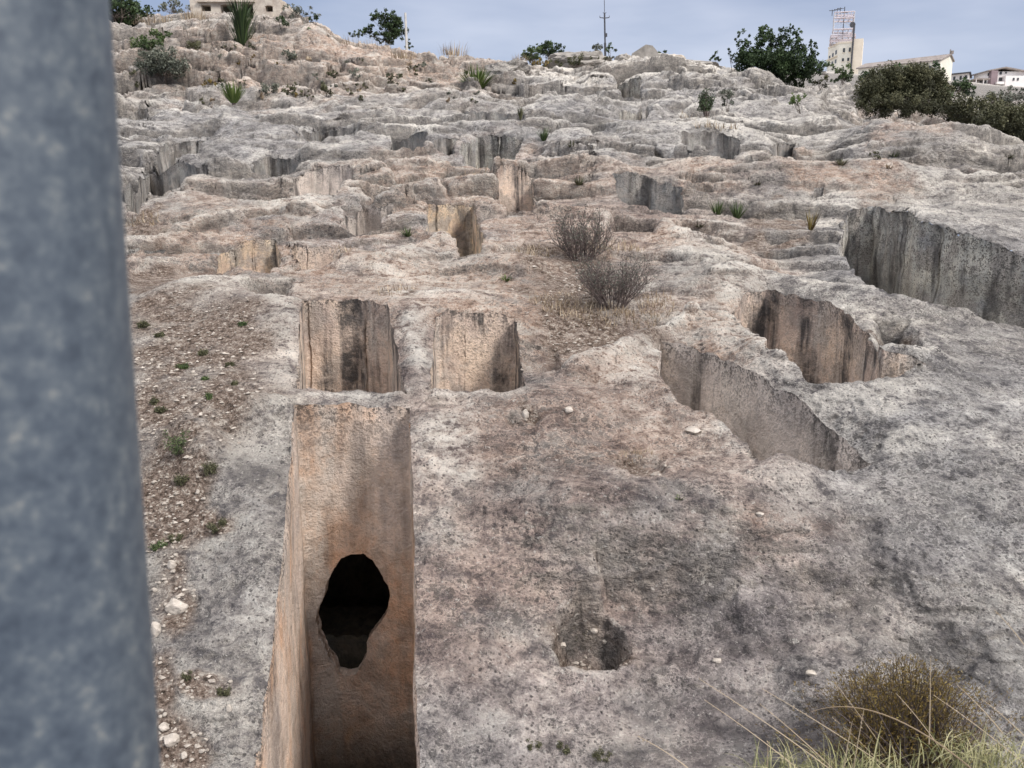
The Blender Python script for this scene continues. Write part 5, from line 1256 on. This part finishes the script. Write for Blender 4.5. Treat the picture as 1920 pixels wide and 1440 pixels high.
# single stones
ST = [(331, 1136, 24, 17, 'largest pale angular stone on the soil beside the post'), (320, 1385, 20, 16, 'rounded pale stone at the bottom near the post'), (292, 1180, 12, 20, 'long pale stone half hidden by the post'), (308, 1362, 12, 10, 'small stone touching the rounded pale stone'), (322, 1058, 9, 13, 'grey egg shaped stone above the largest stone'), (430, 1328, 7, 9, 'white oval pebble at the rim of the nearest shaft'), (345, 1416, 8, 9, 'small upright white pebble below the rounded stone'), (985, 776, 8, 12, 'small white tooth shaped stone in a brown hollow'), (1066, 769, 10, 8, 'pale yellowish stone on the rock behind the brown hollow'), (1300, 806, 20, 8, 'broken pale slab lying on the near rock'), (1053, 1209, 11, 7, 'pale stone at the left lip of the arched hollow'), (1114, 1178, 8, 6, 'whitish stone at the back of the arched hollow'), (1134, 1196, 6, 6, 'small stone at the right of the arched hollow'), (1345, 1238, 10, 6, 'small reddish stone on the grey rock'), (1520, 1262, 12, 6, 'flat brown stone left of the rusty shrub'), (1425, 965, 10, 5, 'reddish stone on the slope below the trench')]
for k, (u, v, rx_, rz_, lb) in enumerate(ST):
    p_ = at(u, v + rz_ * .5); m_ = p_.y / FPX; rockmesh('stone', lb, p_ + Vector((0, 0, rz_ * .55 * m_)), rx_ * m_, rx_ * m_ * .8, rz_ * m_, 40 + k, 'stone', cat='stone', lod=3, yaw=0)
protos = [rockmesh('pebble', 'small loose pale pebble on the stony soil', Vector((0, -1, -4)), 1, .85, .6, 90 + k, 'stone', cat='pebble', lod=2, group='loose pebbles on the soil') for k in range(4)]
pc = 0
for k in range(400):
    u = rnd.choice((rnd.gauss(330, 50), rnd.gauss(300, 25), rnd.gauss(380, 60))); v = rnd.uniform(900, 1430)
    if u < 275 + (v - 900) * .05 or u > 520 - (v - 900) * .1: continue
    if rnd.random() < .1: u, v = rnd.gauss(1115, 22), rnd.gauss(1205, 18)
    p_ = at(u, v)
    if float(soil_mask(np.array([p_.x]), np.array([p_.y]))[0]) < .3: continue
    q = protos[pc % 4] if pc < 4 else protos[pc % 4].copy()
    if pc >= 4: col.objects.link(q)
    s_ = rnd.uniform(.006, .014) * (1.5 if rnd.random() < .15 else 1); q.location = p_ + Vector((0, 0, s_ * .3)); q.scale = (s_, s_, s_); q.rotation_euler = (rnd.gauss(0, .2), rnd.gauss(0, .2), rnd.random() * 6)
    pc += 1
    if pc >= 85: break
# ------------------------------------------------------------------ foreground shrub and grass, bottom right
def near_shrub():
    Y = 2.9; root = empty('rusty_shrub', at(1700, 1420, Y), 'bushy rusty brown and green shrub in the bottom right corner', 'shrub')
    lf = MB(); br = MB(); b0 = at(1690, 1480, Y)
    for i in range(760):
        u = rnd.gauss(1695, 78); v = rnd.uniform(1222 + abs(u - 1690) * .30, 1430)
        tip = at(u, v, Y + rnd.uniform(-.22, .28)); j = b0 + Vector((rnd.gauss(0, .10), rnd.gauss(0, .10), 0))
        md = j.lerp(tip, .6) + Vector((rnd.gauss(0, .02), rnd.gauss(0, .02), rnd.gauss(0, .01)))
        br.tube([j, md, tip], [.0028, .002, .0008], 3)
        sh = min(1, max(0, rnd.gauss(.45, .2)))
        for k in range(34):
            q = md.lerp(tip, rnd.random() ** .7) + Vector((rnd.gauss(0, .014), rnd.gauss(0, .014), rnd.gauss(0, .014)))
            d = (tip - md).normalized() + Vector((rnd.gauss(0, .8), rnd.gauss(0, .8), rnd.gauss(0, .8))); lf.leaf(q, .016, .0035, min(1, max(0, sh + rnd.gauss(0, .15))), d.normalized())
    lf.build('foliage', 'rust_leaf', root); br.build('stems', 'dry_twig', root)
near_shrub()
def near_grass(name, label, cx, cy, sp, n, mat, h, Y, lean):
    root = at(cx, cy, Y); b = MB()
    for i in range(n):
        u = rnd.gauss(cx, sp); p = at(u, cy + rnd.uniform(-10, 40), Y + rnd.uniform(-.2, .2)) - root
        b.blade(p, (lean + rnd.gauss(0, .35), rnd.gauss(0, .3), 1), h * (.5 + .6 * rnd.random()), .0035, rnd.uniform(.8, 2.6), rnd.random(), 6)
    o = b.build(name, mat); o.location = root; tag(o, label, 'grass')
near_grass('drooping_grass', 'drooping yellow green grass clump left of the rusty shrub bottom', 1490, 1445, 45, 170, 'green_straw', .17, 2.75, -.1)
near_grass('drooping_grass', 'drooping straw grass in front of the rusty shrub', 1620, 1455, 60, 220, 'green_straw', .18, 2.65, 0)
near_grass('drooping_grass', 'arching pale grass at the bottom right corner', 1830, 1430, 60, 300, 'green_straw', .19, 2.7, .1)
near_grass('low_grass', 'low green grass blades along the bottom edge', 1680, 1490, 150, 600, 'mid_leaf', .11, 2.6, 0)
stalks = [((1310, 1272), (1560, 1445)), ((1320, 1312), (1500, 1445)), ((1425, 1320), (1570, 1450)), ((1430, 1292), (1680, 1450)), ((1565, 1280), (1680, 1440)), ((1745, 1235), (1742, 1395)), ((1795, 1285), (1880, 1375)), ((1750, 1303), (1930, 1440)), ((1864, 1143), (1935, 1230)), ((1560, 1345), (1660, 1440)), ((1598, 1352), (1580, 1450)), ((1195, 1380), (1290, 1440)), ((1840, 1310), (1940, 1400)), ((1680, 1300), (1760, 1400)), ((1440, 1390), (1438, 1450)), ((1620, 1330), (1600, 1440))]
STL = ['upper of the two long parallel stalks furthest left over grey rock', 'lower of the two long parallel stalks furthest left over grey rock', 'stalk just right of the two parallel leftmost stalks, lower tip', 'long straight stalk crossing from grey rock into the drooping grass', 'stalk with dark tip rising over the left side of the rusty shrub', 'tallest upright stalk standing in front of the rusty shrub', 'stalk with knotty tip over the right side of the rusty shrub', 'long stalk slanting right below the rusty shrub', 'highest stalk at the right edge above the shrub', 'short stalk rising from the left drooping grass', 'upright short stalk between the two left grass clumps', 'lone stalk on bare rock far left of the grass', 'stalk leaning left near the right edge, below the knotty one', 'short stalk in front of the rusty shrub centre', 'tiny upright stalk on the left margin of the grass', 'upright bent stalk left of the rusty shrub foot']
for k, (a, b_) in enumerate(stalks):
    Y = 2.55 + .05 * (k % 5); p0, p1 = at(b_[0], b_[1], Y), at(a[0], a[1], Y - .05 + .02 * (k % 3)); root = empty('grass_stalk', p0, STL[k], 'grass stalk', 'thin dry grass stalks in the bottom right corner')
    mb = MB(); md = p0.lerp(p1, .5) + Vector((0, 0, .015)); pts = [p0 * (1 - t) ** 2 + md * 2 * t * (1 - t) + p1 * t * t for t in [i / 8 for i in range(9)]]
    mb.tube(pts, [.0022 - .0014 * i / 8 for i in range(9)], 4, .8); mb.build('stem', 'straw', root)
    sh = MB()
    for i in range(14):
        q = pts[8].lerp(pts[5], rnd.random()); sh.leaf(q + Vector((rnd.gauss(0, .003), 0, rnd.gauss(0, .003))), .008, .0035, rnd.random())
    sh.build('seed_head', 'straw', root)
# long arching stem
p0, pm_, p1 = at(1820, 1440, 2.5), at(1640, 1290, 2.5), at(1520, 1335, 2.5); root = empty('arching_stem', p0, 'long orange brown stem arching to the left over the rusty shrub', 'grass stalk')
mb = MB(); mb.tube([p0 * (1 - t) ** 2 + pm_ * 2 * t * (1 - t) + p1 * t * t for t in [i / 14 for i in range(15)]], [.003 - .0024 * i / 14 for i in range(15)], 5, .3); mb.build('stem', 'straw', root)
print('objects', len(bpy.data.objects), 'verts', sum(len(m.vertices) for m in bpy.data.meshes))
